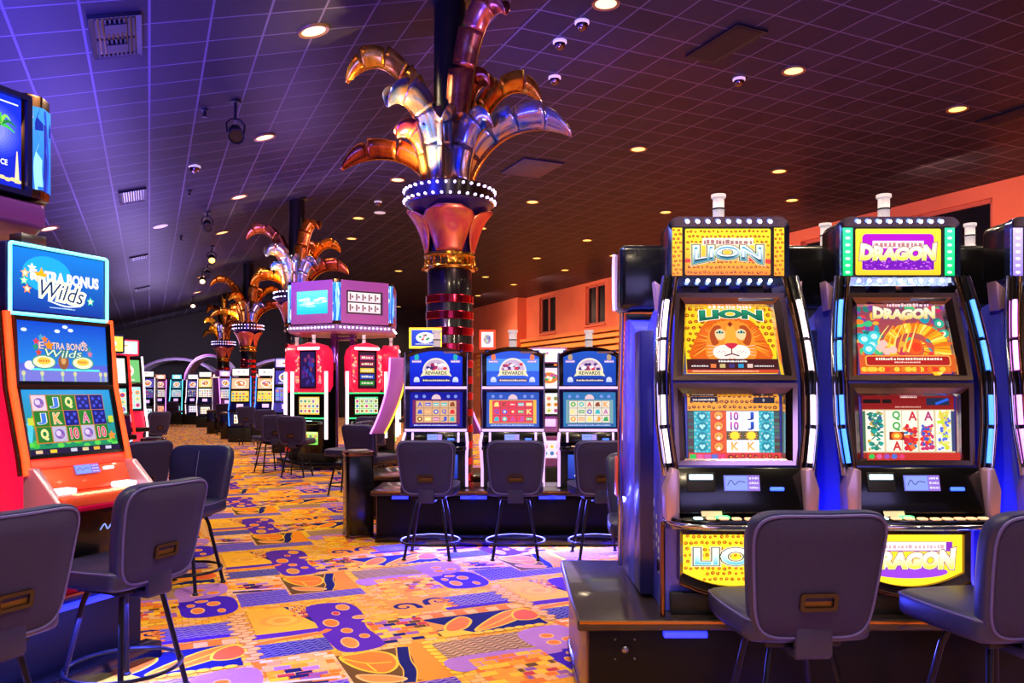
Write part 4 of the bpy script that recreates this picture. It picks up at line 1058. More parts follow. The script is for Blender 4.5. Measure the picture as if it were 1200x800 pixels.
def rear_slot(label, loc, rz, group, seed):
    """machine of the back-to-back row, its display side turned away; only body, side and sign box show"""
    t = thing('slot_machine', label, 'slot machine', loc, rz, group)
    prof = [(.06,0),(.06,.40),(.0,.44),(.0,.50),(.04,.70),(.06,1.09),(.15,1.50),(.30,1.45),(.496,1.39),(.496,0)]
    MB().prism(prof, 'yz', -.33, .33, .012).build('cabinet', MATS['blue_cabinet'], t, 30)
    for sx in (-1,1):
        pts = [(sx*.345, .05 if z < .7 else .03 + .0*z if z < 1.1 else .05+.22*(z-1.1), z) for z in (.02,.3,.5,.7,.9,1.1,1.3,1.54)]
        MB().tube(pts, .014, 8).build('side_trim', MATS['chrome'], t, 50)
        MB().box(sx*.345-.02, sx*.345+.02, -.06,.04,.42,.66,.01).build('wing_plate', MATS['orange_panel'], t, 30)
    art_flower_main(.43,.34,seed).build('upper_display', screen, t, tilt(.055,1.11,R(12)) @ Matrix.Translation((-.215,-.02,0)))
    art_generic(.43,.32,seed+3,(60,30,120),None,3,5).build('lower_display', screen, t, tilt(.03,.72,R(3.6)) @ Matrix.Translation((-.215,-.02,0)))
    MB().box(-.33,.33,-.14,.04,.43,.48,.012).build('button_deck', MATS['black_gloss'], t, 30)
    for xa, xb in ((-.15,-.08),(.08,.15)): MB().box(xa,xb,.24,.34,1.42,1.60).build('sign_post', MATS['dark_grey'], t, 30)
    s = MB().box(-.385,.385,.10,.36,1.50,1.86,.03,3).build('sign_box', MATS['black_gloss'], t, 40)
    art_crest(.7,.3,seed+5,(200,150,220),(240,190,240),(250,230,240),(160,60,160)).build('sign_face', screen, s, Matrix.Translation((-.35,.098,1.53)))
    for sx in (-1,1): MB().tube([(sx*.386,.10,1.52),(sx*.388,.085,1.6),(sx*.388,.085,1.78),(sx*.386,.10,1.85)], .010, 8).build('sign_edge_light', MATS['strip_white'], s, 50)
    candle(t, .02, .25, 1.86, .95)
    return t

# ------------------------------------------------------------------ arch-topped slot (middle bank)
def arch_slot(label, loc, rz, var, group):
    t = thing('slot_machine', label, 'slot machine', loc, rz, group)
    n = 12; arch = [(.325*(1-2*i/n), 1.445 + .075*(1-(1-2*i/n)**2)) for i in range(n+1)]
    MB().prism([(-.325,.42),(.325,.42)] + arch, 'xz', .06, .46, .01).build('cabinet', MATS['navy_cabinet'], t, 30)
    MB().prism([(-.325,0),(.325,0),(.325,.43),(-.325,.43)], 'xz', .08, .46, .01).build('base_cabinet', MATS['black_matte'], t, 30)
    M0 = Matrix.Identity(4)
    inner = [(-.285,1.10),(.285,1.10)] + [(.285*(1-2*i/n), 1.415 + .065*(1-(1-2*i/n)**2)) for i in range(n+1)]
    outer = [(-.325,1.075),(.325,1.075)] + arch
    MB().ring(outer, inner, 'xz', .02, .07, din=.03).build('arch_bezel', MATS['black_gloss'], t, 30)
    MB().tube([(x, .018, z) for x, z in arch], .007, 6).build('arch_trim', MATS['bronze_trim'], t, 50)
    w, h = .565, .37
    art_reward_top(w, h, var).build('upper_display', screen, t, Matrix.Translation((-w/2,.037,1.11)))
    MB().box(-.285,.285,.04,.06,1.10,1.49).build('display_backing', MATS['black_gloss'], t, 30)
    a = Art(.17,.02); a.rect(0,0,.17,.02,(200,170,190)); a.dashes(.006,.165,.004,.012,(120,80,110),random.Random(3)); a.build('maker_plate', MATS['print_paint'], t, Matrix.Translation((.085,.016,1.455)))
    V = tilt(.0, .625, R(5))
    m = MB(); m.M = V; m.ring(trap(.325,.325,0,.45), trap(.285,.285,.035,.42), 'xz', .0, .06, din=.02); m.build('reel_bezel', MATS['navy_cabinet'], t, 30)
    m = MB(); m.M = V; m.box(-.29,.29,.03,.06,.03,.43); m.build('reel_backing', MATS['black_gloss'], t, 30)
    art_reward_reels(.565,.375,var).build('reel_display', screen, t, V @ Matrix.Translation((-.2825,.024,.040)))
    for z, y in ((1.085,.005),(.63,-.02)):
        MB().box(-.33,.33,y-.012,y+.02,z-.014,z+.014,.005).build('light_bar', MATS['strip_white'], t, 30)
    for sx in (-1,1):
        MB().tube([(sx*.335,.02,.45),(sx*.335,.0,.63),(sx*.335,.02,1.08),(sx*.335,.035,1.46)], .012, 8).build('edge_trim', MATS['chrome'], t, 50)
        MB().tube([(sx*.33,.0,.60),(sx*.345,-.10,.50),(sx*.335,-.06,.36),(sx*.33,.03,.22),(sx*.33,.04,.02)], .016, 8).build('edge_light', MATS['strip_white'], t, 50)
    W = tilt(-.045, .50, R(12)); m = MB(); m.M = W; m.box(-.315,.315,0,.09,0,.115,.008); m.build('service_panel', MATS['black_gloss'], t, 30)
    art_lcd(.16,.065,7+var).build('player_display', screen, t, W @ Matrix.Translation((-.09,-.003,.025)))
    m = MB(); m.M = W; m.box(.13,.20,-.01,.004,.025,.045,.004); m.build('card_reader', MATS['reader_blue'], t, 30)
    for x in (-.245,.245):
        m = MB(); m.M = W; m.box(x-.012,x+.012,-.01,.004,.0,.11,.004); m.build('panel_post', MATS['strip_white'], t, 30)
    MB().prism(smooth_pts([(-.33,.06),(-.33,-.12),(-.22,-.2),(.22,-.2),(.33,-.12),(.33,.06)],4), 'xy', .42, .465, .01).build('button_deck', MATS['black_gloss'], t, 40)
    for k in range(7): MB().box(-.21+.062*k,-.168+.062*k,-.175,-.14,.463,.472,.004).build('button', MATS['button_lit'], t, 30)
    art_crest(.46,.26,60+var,(30,40,150),(60,90,210),(230,210,230),(150,80,190)).build('belly_glass', screen, t, Matrix.Translation((-.23,.074,.10)))
    candle(t, 0, .12, 1.50, 1.45)
    return t

# ------------------------------------------------------------------ neon-framed slot with top box (left bank)
def topbox_slot(label, loc, rz, group, full=True):
    t = thing('slot_machine', label, 'slot machine', loc, rz, group)
    B = .38      # floor of the plinth
    prof = [(.10,0),(.10,.42),(.06,.50),(.06,.70),(.14,.80),(.21,1.13),(.24,1.50),(.48,1.50),(.48,0)]
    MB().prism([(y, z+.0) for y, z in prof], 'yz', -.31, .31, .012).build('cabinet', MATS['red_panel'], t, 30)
    U = tilt(.165, 1.13, R(4)); W = tilt(.075, .735, R(13))
    for nm, M, h in (('mid', U, .37), ('reel', W, .40)):
        quad_frame(.305,.305,0,h,.022,-.03,.03,-.02,'display_bezel',MATS['black_gloss'],t,M)
        m = MB(); m.M = M; m.box(-.29,.29,-.008,.03,.01,h-.01); m.build('display_backing', MATS['black_matte'], t, 30)
    art_bonus_mid(.57,.335).build('middle_display', screen, t, U @ Matrix.Translation((-.285,-.012,.018)))
    art_bonus_reels(.57,.36).build('reel_display', screen, t, W @ Matrix.Translation((-.285,-.012,.02)))
    for sx in (-1,1):
        p = [(sx*.33,.03,.66),(sx*.325,.05,.74),(sx*.325,.145,1.12),(sx*.325,.165,1.30),(sx*.325,.19,1.52)]
        MB().tube(p, .020, 8).build('side_light', MATS['led_orange'], t, 50)
        MB().tube([(x+sx*.022,y+.02,z) for x,y,z in p], .014, 8).build('side_trim', MATS['bronze_trim'], t, 50)
        pp = [(.06,.44),(.06,.70),(-.02,.70),(-.14,.58),(-.20,.52),(-.20,.44)]
        MB().prism(pp, 'yz', sx*.315-.02, sx*.315+.02, .012, 3).build('wing_plate', MATS['pink_plate'], t, 30)
    # glowing service panel, deck and belly
    V = tilt(-.02, .56, R(24)); m = MB(); m.M = V; m.box(-.30,.30,0,.06,0,.20,.01); m.build('service_panel', MATS['orange_panel'], t, 30)
    m = MB(); m.M = V; m.box(-.30,.30,-.006,.0,.14,.20,.002); m.build('glow_strip', MATS['led_red'], t, 30)
    art_lcd(.16,.055,9).build('player_display', screen, t, V @ Matrix.Translation((-.06,-.010,.085)))
    m = MB(); m.M = V; m.box(.13,.20,-.012,.0,.10,.118,.004); m.build('card_reader', MATS['slot_white'], t, 30)
    MB().prism(smooth_pts([(-.32,.04),(-.32,-.16),(-.24,-.22),(.24,-.22),(.32,-.16),(.32,.04)],4), 'xy', .50, .555, .012).build('button_deck', MATS['orange_panel'], t, 40)
    for sx in (-1,1): MB().box(sx*.20-.06,sx*.20+.06,-.10,-.02,.555,.585,.01).build('printer_slot', MATS['slot_white'], t, 30)
    for k in range(8):
        MB().box(-.22+.058*k,-.175+.058*k,-.195,-.15,.553,.563,.004).build('button', MATS['button_lit'], t, 30)
    MB().box(-.29,.29,-.02,.10,.10,.44,.012).build('belly_panel', MATS['black_gloss'], t, 30)
    a = Art(.2,.06); a.text('aristo', .1, .03, .15, .035, (160,170,255)) if False else a.line(smooth_pts([(.02,.02),(.05,.05),(.07,.02),(.10,.045),(.13,.02),(.16,.04),(.19,.03)],4), .008, (150,170,255))
    a.build('belly_emblem', screen, t, Matrix.Translation((.05,-.024,.30)))
    # top box with neon tube
    tb = MB().box(-.315,.315,.20,.42,1.50,1.90,.02,3).build('top_box', MATS['navy_cabinet'], t, 30)
    art_bonus_sign(.58,.335).build('sign_display', screen_hot, tb, Matrix.Translation((-.29,.197,1.535)))
    MB().tube([(x,.188,z) for x, z in rrect(.612,.372,.012,3,0,1.70)], .0095, 8, True).build('neon_tube', MATS['led_cyan'], tb, 50)
    MB().box(-.20,-.05,.24,.34,1.90,1.96,.006).build('top_junction', MATS['steel'], t, 30)
    return t

# ------------------------------------------------------------------ generic upright video slot (far rows, several looks)
def upright_slot(label, loc, rz, seed, body, led, topbg, midbg, lowbg, group, h=2.25, w=.64, topper=True, base=.45, small=False, cell=(236,224,206)):
    t = thing('slot_machine', label, 'slot machine', loc, rz, group)
    k = (h-base)/1.55; B = base
    MB().box(-w/2-.03,w/2+.03,-.06,.52,0,B,.015).build('stand', MATS['black_matte'], t, 30)
    prof = [(.08,B),(.08,B+.40*k),(.0,B+.44*k),(.0,B+.52*k),(.05,B+.70*k),(.08,B+1.05*k),(.14,B+1.40*k),(.45,B+1.40*k),(.45,B)]
    MB().prism(prof, 'yz', -w/2, w/2, .01).build('cabinet', MATS[body], t, 30)
    U = tilt(.075, B+1.05*k, R(8)); W = tilt(.045, B+.70*k, R(5))
    dw = w-.11
    art_crest(dw,.31*k,seed,midbg,midbg,(250,235,220),(220,120,60)).build('upper_display', screen, t, U @ Matrix.Translation((-dw/2,-.02,.02)))
    art_generic(dw,.30*k,seed+1,lowbg,None,3,5,cell=cell).build('reel_display', screen, t, W @ Matrix.Translation((-dw/2,-.02,.02)))
    for nm, M in (('a',U),('b',W)): quad_frame(w/2-.02,w/2-.02,0,.35*k,.034,-.03,.02,-.02,'bezel',MATS['black_gloss'],t,M)
    for sx in (-1,1):
        MB().tube([(sx*w/2,-.01,B+.05*k),(sx*(w/2+.02),-.03,B+.5*k),(sx*w/2,.02,B+.75*k),(sx*w/2,.05,B+1.05*k),(sx*(w/2-.01),.10,B+1.42*k)], .016, 6).build('side_light', MATS[led], t, 50)
    MB().box(-w/2,w/2,-.15,.04,B+.43*k,B+.49*k,.012).build('button_deck', MATS['black_gloss'], t, 30)
    m = MB(); m.box(-.10,.10,-.012,.02,B+.56*k,B+.66*k,.004); m.build('player_display', MATS['strip_white'], t, 30)
    art_generic(w*.6,.24*k,seed+2,topbg,None,2,4).build('belly_glass', screen, t, Matrix.Translation((-w*.3,.07,B+.12*k)))
    if topper:
        MB().box(-.08,.08,.18,.30,B+1.38*k,B+1.44*k).build('sign_post', MATS['dark_grey'], t, 30)
        tb = MB().box(-w*.44,w*.44,.12,.36,B+1.43*k,B+1.43*k+.25,.02).build('sign_box', MATS[body], t, 30)
        art_crest(w*.78,.20,seed+4,topbg,topbg,(255,250,240),(250,220,200)).build('sign_display', screen_hot, tb, Matrix.Translation((-w*.39,.117,B+1.43*k+.025)))
    return t

# ------------------------------------------------------------------ tall crimson slot with green lit frame (around the hexagonal island)
def crimson_slot(label, loc, rz, seed, dark, group):
    t = thing('slot_machine', label, 'slot machine', loc, rz, group)
    MB().box(-.29,.29,.02,.50,.30,2.2,.02).build('cabinet', MATS['black_gloss'], t, 30)
    pts = [(-.28,1.56),(.28,1.56),(.36,1.70),(.37,2.3),(.33,2.45),(.24,2.54),(0,2.60),(-.24,2.54),(-.33,2.45),(-.37,2.3),(-.36,1.70)]
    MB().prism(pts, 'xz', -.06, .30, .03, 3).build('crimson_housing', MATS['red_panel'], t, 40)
    a = Art(.34,.72); r = random.Random(seed)
    a.rect(0,0,.34,.72,(36,20,80) if dark else (60,30,50)); 
    if dark:
        for i in range(26): a.ell(r.uniform(.04,.30),r.uniform(.05,.66),.035,.05,r.choice([(60,40,130),(90,30,120),(40,60,160),(120,50,90)]),8)
    else:
        for i, c in enumerate(((20,140,50),(30,70,190),(230,190,60),(150,30,70),(200,60,120))): a.rect(.02,.04+.13*i,.32,.13+.13*i,c); a.dashes(.05,.29,.065+.13*i,.045,(240,230,200),r)
    a.build('tall_display', screen, t, Matrix.Translation((-.17,-.064,1.68)))
    MB().ring([(-.20,1.65),(.20,1.65),(.20,2.43),(-.20,2.43)],[(-.17,1.68),(.17,1.68),(.17,2.40),(-.17,2.40)],'xz',-.08,-.05).build('display_bezel', MATS['chrome'], t, 30)
    MB().box(-.27,.27,-.075,-.05,2.44,2.50,.012).build('name_light', MATS['led_white'], t, 30)
    for sx in (-1,1):
        a = Art(.11,.62); a.rect(0,0,.11,.62,(225,40,80)); a.L += 1
        for i in range(22): a.ell(r.uniform(.02,.09),r.uniform(.03,.59),.022,.026,r.choice([(250,140,150),(255,200,170),(240,80,120),(255,170,110)]),8)
        a.build('glowing_flank', screen, t, Matrix.Translation((sx*.275-.055,-.064,1.74)))
        MB().tube([(sx*.42,-.04,.62),(sx*.42,-.04,2.0)], .035, 8).build('side_light', MATS['led_white'], t, 50)
    art_generic(.50,.36,seed+3,(250,190,60) if dark else (60,200,130),None,3,5,cell=(250,236,190)).build('reel_display', screen, t, Matrix.Translation((-.25,-.03,1.12)))
    MB().ring(trap(.36,.36,1.04,1.56), trap(.26,.26,1.11,1.49), 'xz', -.05, .04).build('reel_bezel', MATS['black_gloss'], t, 30)
    for z in (1.045,1.555): MB().tube([(-.38,-.06,z),(.38,-.06,z)], .014, 6).build('green_light', MATS['led_green'], t, 50)
    MB().box(-.36,.36,-.26,.05,.92,.99,.02).build('button_deck', MATS['black_gloss'], t, 30)
    MB().box(-.20,.20,-.24,-.20,.96,1.0,.006).build('button_row', MATS['slot_white'], t, 30)
    art_generic(.36,.26,seed+5,(120,220,90),(220,240,120),2,3).build('belly_glass', screen, t, Matrix.Translation((-.18,.012,.50)))
    MB().box(-.33,.33,.0,.50,.15,.32,.02).build('stand', MATS['black_matte'], t, 30)
    candle(t, 0, .12, 2.585, 1.2)
    return t

# ------------------------------------------------------------------ curved-fin slot seen from the back
def fin_slot(label, loc, rz, group):
    t = thing('slot_machine', label, 'slot machine', loc, rz, group)
    MB().prism([(-.30,0),(.30,0),(.24,1.35),(-.24,1.35)], 'xz', -.05, .25, .02).build('cabinet', MATS['purple_cabinet'], t, 30)
    n = 10
    for sx in (-1,1):
        o = []; q = []
        for i in range(n+1):
            f = i/n; z = .50 + .98*f; x = .47 + .25*(1-f)**2
            o.append((sx*x, z)); q.append((sx*(x-.18-.05*f), z))
        poly = o + q[::-1]
        MB().prism(poly if sx > 0 else poly[::-1], 'xz', -.10, .02, .01).build('curved_fin', MATS['pink_frame'], t, 30)
        MB().tube([(x-sx*.005, -.105, z) for x, z in q], .012, 6).build('fin_light', MATS['led_yellow'], t, 50)
        MB().tube([(x, -.10, z) for x, z in o], .012, 6).build('fin_trim', MATS['led_pink'], t, 50)
    art_generic(.44,.7,88,(60,40,160),(140,60,180),4,4).build('tall_display', screen, t, Matrix.Translation((.22,.27,.55)) @ Matrix.Rotation(PI,4,'Z'))
    MB().box(-.3,.3,.20,.42,.38,.44,.015).build('button_deck', MATS['black_gloss'], t, 30)
    return t
def plinth(label, loc, rz, w, d, h, group, over=.06, led=()):
    t = thing('machine_plinth', label, 'plinth', loc, rz, group)
    MB().box(-w/2+over,w/2-over,over,d-over,.07,h-.05,.006).build('plinth_body', MATS['wood_dark'], t, 30)
    MB().box(-w/2+over-.012,-w/2+over+.002,over+.02,d-over-.02,.08,h-.06,.004).build('end_panel', MATS['wood_end'], t, 30)
    MB().box(w/2-over-.002,w/2-over+.012,over+.02,d-over-.02,.08,h-.06,.004).build('end_panel', MATS['wood_end'], t, 30)
    MB().box(-w/2+over-.02,w/2-over+.02,over-.02,d-over+.02,0,.075,.01).build('skirting', MATS['black_gloss'], t, 30)
    MB().box(-w/2,w/2,0,d,h-.055,h,.014,3).build('counter_top', MATS['counter_top'], t, 40)
    MB().box(-w/2+.01,w/2-.01,-.003,.006,h-.020,h-.004,.003).build('edge_strip', MATS['brass'], t, 30)
    return t
# ------------------------------------------------------------------ fixtures on the ceiling
def ceil_frame(c, d, drop=0.0):
    z = ceil_z(c); a = math.atan(SLOPE) if c < RIDGE_C else 0.0
    return ROOM @ Matrix.Translation((c, d, z - drop)) @ Matrix.Rotation(-a, 4, 'Y')
def place(o, M):
    o.location = M.to_translation(); o.rotation_euler = M.to_euler()
LIGHTS = []
def spot(name, loc, power, col, size=150, blend=.9, rad=.08, rot=(0,0,0)):
    l = bpy.data.lights.new(name, 'SPOT'); l.energy = power; l.color = col; l.spot_size = R(size); l.spot_blend = blend; l.shadow_soft_size = rad
    o = bpy.data.objects.new(name, l); C.objects.link(o); o.location = loc; o.rotation_euler = rot; return o
def area(name, loc, power, col, sx, sy, rot=(0,0,0), spread=180):
    l = bpy.data.lights.new(name, 'AREA'); l.shape = 'RECTANGLE'; l.size = sx; l.size_y = sy; l.energy = power; l.color = col; l.spread = R(spread)
    o = bpy.data.objects.new(name, l); C.objects.link(o); o.location = loc; o.rotation_euler = rot; return o
def aim(o, target):
    o.rotation_euler = (Vector(target) - Vector(o.location)).to_track_quat('-Z', 'Y').to_euler(); return o
WARM = (1.0, .80, .52)
DL = [(367,35,'nearest glowing downlight, on the blue lit slope left of the palm pole'),
 (710,3,'glowing downlight at the top edge right of the tallest palm leaf'),
 (930,82,'glowing downlight to the right of the large dark vent'),
 (1122,127,'glowing downlight highest above the terracotta wall at the far right'),
 (748,174,'glowing downlight below the red tinted ceiling seams'),
 (913,200,'glowing downlight above the leopard print sign box, the higher of two'),
 (928,234,'glowing downlight just above the leopard print sign box, the lower of two'),
 (780,248,'glowing downlight just left of the leopard print sign box'),
 (624,236,'glowing downlight right of the nearest palm capital'),
 (310,160,'glowing downlight beside the black ceiling projector on the sloped ceiling'),
 (280,230,'second glowing downlight behind the one beside the ceiling projector'),
 (260,272,'third glowing downlight behind the one beside the ceiling projector'),
 (57,267,'lone glowing downlight above the cyan neon framed slot machine')]
DL_FAR = [(466,210,'small downlight just left of the bulb ring on the nearest palm capital'),(420,255,'small downlight left of the nearest capital, upper of two close together'),(412,279,'small downlight left of the nearest capital, lower of two close together'),
 (467,317,'small downlight just above the right end of the hexagonal sign'),(569,324,'small downlight right of the red banded shaft, upper of two'),(560,346,'small downlight right of the red banded shaft, lower of two'),
 (602,333,'small downlight above the projecting bay of the terracotta wall'),(629,302,'small downlight above the left wall window, upper of two'),(662,316,'small downlight between and above the two wall windows'),(688,281,'small downlight above the right wall window, higher one'),
 (719,299,'small downlight left of the turned away sign box'),(564,267,'small downlight beside the coppery capital of the nearest palm, on its right'),(236,324,'small downlight between the far hanging spotlights, upper'),(231,342,'small downlight between the far hanging spotlights, lower'),
 (215,381,'farthest downlight at the dark end of the sloped ceiling'),(467,359,'small downlight right of the hexagonal sign'),(601,360,'lowest small downlight just above the terracotta wall bay')]
dl0 = None
def downlight(px, py, label, group):
    global dl0
    c, d, z = on_ceiling(px, py); M = ceil_frame(c, d)
    if dl0 is None:
        dl0 = thing('downlight', label, 'ceiling light', (0,0,0), 0, group)
        MB().lathe([(.14,.0),(.14,-.02),(.18,-.028),(.185,.0)], 28).build('trim_ring', MATS['downlight_trim'], dl0, 40)
        MB().lathe([(.0001,-.016),(.14,-.016),(.14,.0),(.0001,.0)], 28).build('lens', MATS['downlight_lens'], dl0, 40)
        o = dl0
    else: o = copy_tree(dl0, label, (0,0,0), 0, group)
    place(o, M); p = M.to_translation()
    spot('downlight_beam', (p.x, p.y, p.z - .07), DL_POWER, WARM)
DL_POWER = 520
for px, py, lab in DL: downlight(px, py, lab, 'recessed downlights')
for px, py, lab in DL_FAR: downlight(px, py, lab, 'recessed downlights')
# the same lamps continue over and behind the camera (outside the picture)
for c, d in ((0.6,1.0),(3.6,1.6),(7.0,2.0),(-2.6,3.0),(1.2,4.2),(10.5,2.0),(13.5,4.5),(-1.0,-2.0),(4.0,-2.0)):
    p = cd(c, d, ceil_z(c) - .07); spot('downlight_beam', p, DL_POWER*1.0, WARM)

def para(pl, pt, pr):
    a, b, c = on_ceiling(*pl), on_ceiling(*pt), on_ceiling(*pr)
    return math.hypot(c[0]-b[0], c[1]-b[1]), math.hypot(b[0]-a[0], b[1]-a[1])
def vent(label, corners, name='air_vent', lines=9, two=False, m='black_matte', size=None):
    (xa, ya), (xb, yb) = corners
    ca, da, _ = on_ceiling(xa, ya); cb, db, _ = on_ceiling(xb, yb)
    c, d = (ca+cb)/2, (da+db)/2; w, l = size or (abs(cb-ca), abs(db-da))
    t = thing(name, label, 'air vent', (0,0,0), 0, 'ceiling air vents')
    MB().ring(rrect(w,l,.01,2), rrect(w-.10,l-.10,.01,2), 'xy', -.035, 0, din=-.02).build('vent_frame', MATS[m], t, 30)
    MB().box(-w/2+.04,w/2-.04,-l/2+.04,l/2-.04,-.012,-.001).build('vent_backing', MATS['black_gloss'], t, 30)
    halves = ((-w/2+.05,-l/2+.05,w/2-.05,-.03),(-w/2+.05,.03,w/2-.05,l/2-.05)) if two else ((-w/2+.05,-l/2+.05,w/2-.05,l/2-.05),)
    mb = MB()
    for x0, y0, x1, y1 in halves:
        for k in range(lines):
            x = x0 + (x1-x0)*(k+.5)/lines; mb.box(x-.014, x+.004, y0, y1, -.032, -.010)
        if two: mb.box((x0+x1)/2-.10,(x0+x1)/2+.10,(y0+y1)/2-.10,(y0+y1)/2+.10,-.04,-.02)
    mb.build('vent_louvre', MATS['black_matte'], t, 0)
    place(t, ceil_frame(c, d)); return t
vent('large double air vent on the blue lit ceiling above the left machines', ((108,67),(166,13)), two=True)
vent('dark louvred air vent below the large double vent on the sloped ceiling', ((140,239),(172,219)))
vent('dark air vent two rows behind the double vent on the sloped ceiling', ((152,307),(174,297)))
vent('small dark air vent third behind the double vent on the sloped ceiling', ((158,341),(176,334)))
vent('large dark air vent above the lion machine on the flat ceiling', ((845,72),(855,27)), lines=14, size=para((803,67),(855,27),(895,33)))
vent('dark air vent cut by the right edge near the far downlight', ((1184,144),(1196,121)), lines=12, size=para((803,67),(855,27),(895,33)))
def hatch(label, corners, size=None):
    (xa, ya), (xb, yb) = corners
    ca, da, _ = on_ceiling(xa, ya); cb, db, _ = on_ceiling(xb, yb)
    w, l = size; o = MB().box(-w/2,w/2,-l/2,l/2,-.03,0,.006).build('ceiling_hatch', MATS['leather'], None, 30)
    place(o, ceil_frame((ca+cb)/2, (da+db)/2)); tag(o, label, 'ceiling panel')
hatch('pale square ceiling hatch behind the lowest silver palm leaf', ((633,207),(612,185)), para((590,203),(612,185),(655,193)))
def dome_camera(px, py, label):
    c, d, z = on_ceiling(px, py)
    t = thing('dome_camera', label, 'camera', (0,0,0), 0, 'dome cameras')
    MB().lathe([(.0001,0),(.10,0),(.10,-.03),(.085,-.04),(.0001,-.04)], 20).build('mount_ring', MATS['white_lamp'], t, 40)
    MB().lathe([(.082,-.04),(.080,-.07),(.06,-.105),(.03,-.125),(.0001,-.13)], 20).build('dome', MATS['chrome_dark'], t, 60)
    place(t, ROOM @ Matrix.Translation((c, d, ceil_z(c))))
for px, py, lab in ((682,25,'shiny dome camera right of the tallest palm leaf, nearer the top edge'),(656,48,'shiny dome camera right of the tallest palm leaf, the lower one'),(866,92,'small dome camera below the large dark vent'),(650,90,'tiny dome camera above the gold palm leaf tip'),
                    (443,236,'small dome camera on the ceiling left of the nearest palm capital'),(228,194,'small pinkish dome on the blue sloped ceiling')): dome_camera(px, py, lab)
def speaker_disc(px, py, label):
    c, d, z = on_ceiling(px, py)
    o = MB().lathe([(.0001,0),(.16,0),(.16,-.012),(.13,-.02),(.0001,-.02)], 24).build('ceiling_speaker', MATS['white_lamp'], None, 40)
    place(o, ceil_frame(c, d)); tag(o, label, 'speaker', 'ceiling speakers')
speaker_disc(188,265,'round white ceiling speaker on the sloped ceiling left of the spotlights'); speaker_disc(445,249,'round white ceiling speaker left of the nearest palm capital')
def projector(px, py, pxb, pyb, label, lit=False):
    """theatre spotlight hanging from the ceiling on a stem"""
    c, d, z = on_ceiling(px, py); top = cd(c, d, ceil_z(c)); L = max(.3, top.z - P(pxb, pyb, top.y).z)
    t = thing('ceiling_spotlight', label, 'spotlight', top, ANG, 'hanging spotlights')
    MB().lathe([(.0001,0),(.08,0),(.08,-.03),(.0001,-.03)], 16).tube([(0,0,0),(0,0,-L+.18)], .02, 8).build('stem', MATS['black_matte'], t, 40)
    MB().tube([(-.11,0,-L-.0),(-.12,0,-L+.12),(-.06,0,-L+.19),(.06,0,-L+.19),(.12,0,-L+.12),(.11,0,-L)], .014, 6).build('yoke', MATS['black_matte'], t, 40)
    h = MB(); h.M = Matrix.Translation((0,0,-L)) @ Matrix.Rotation(R(125), 4, 'X')
    h.lathe([(.0001,-.16),(.06,-.16),(.09,-.10),(.10,.10),(.11,.14),(.10,.14),(.09,.11),(.0001,.11)], 20)
    hd = h.build('lamp_head', MATS['black_matte'], t, 40)
    h = MB(); h.M = Matrix.Translation((0,0,-L)) @ Matrix.Rotation(R(125), 4, 'X'); h.lathe([(.0001,.112),(.088,.112),(.088,.118),(.0001,.118)], 20)
    h.build('lens', MATS['downlight_lens' if lit else 'black_gloss'], hd, 40)
projector(276,118,281,156,'nearest black spotlight hanging from the sloped ceiling beside a downlight')
projector(243,248,244,264,'second black spotlight hanging from the sloped ceiling, unlit')
projector(248,288,250,303,'third hanging spotlight on the sloped ceiling, its lens glowing yellow', True)
projector(243,310,243,320,'fourth hanging spotlight, dark, before the small glowing one', False)
projector(237,318,237,327,'fifth hanging spotlight on the sloped ceiling, small and glowing', True)
projector(226,347,226,357,'farthest hanging spotlight near the end of the sloped ceiling', True)
def sprinkler(px, py, label):
    c, d, z = on_ceiling(px, py)
    o = MB().lathe([(.0001,0),(.05,0),(.05,-.02),(.02,-.03),(.02,-.09),(.045,-.10),(.045,-.11),(.0001,-.11)], 12).build('sprinkler', MATS['black_matte'], None, 40)
    o.location = cd(c, d, ceil_z(c)); tag(o, label, 'sprinkler', 'ceiling sprinklers')
for px, py, lab in ((240,128,'small black sprinkler left of the nearest hanging spotlight'),(222,223,'small black sprinkler above the second hanging spotlight'),(212,277,'small black sprinkler left of the glowing spotlight')): sprinkler(px, py, lab)

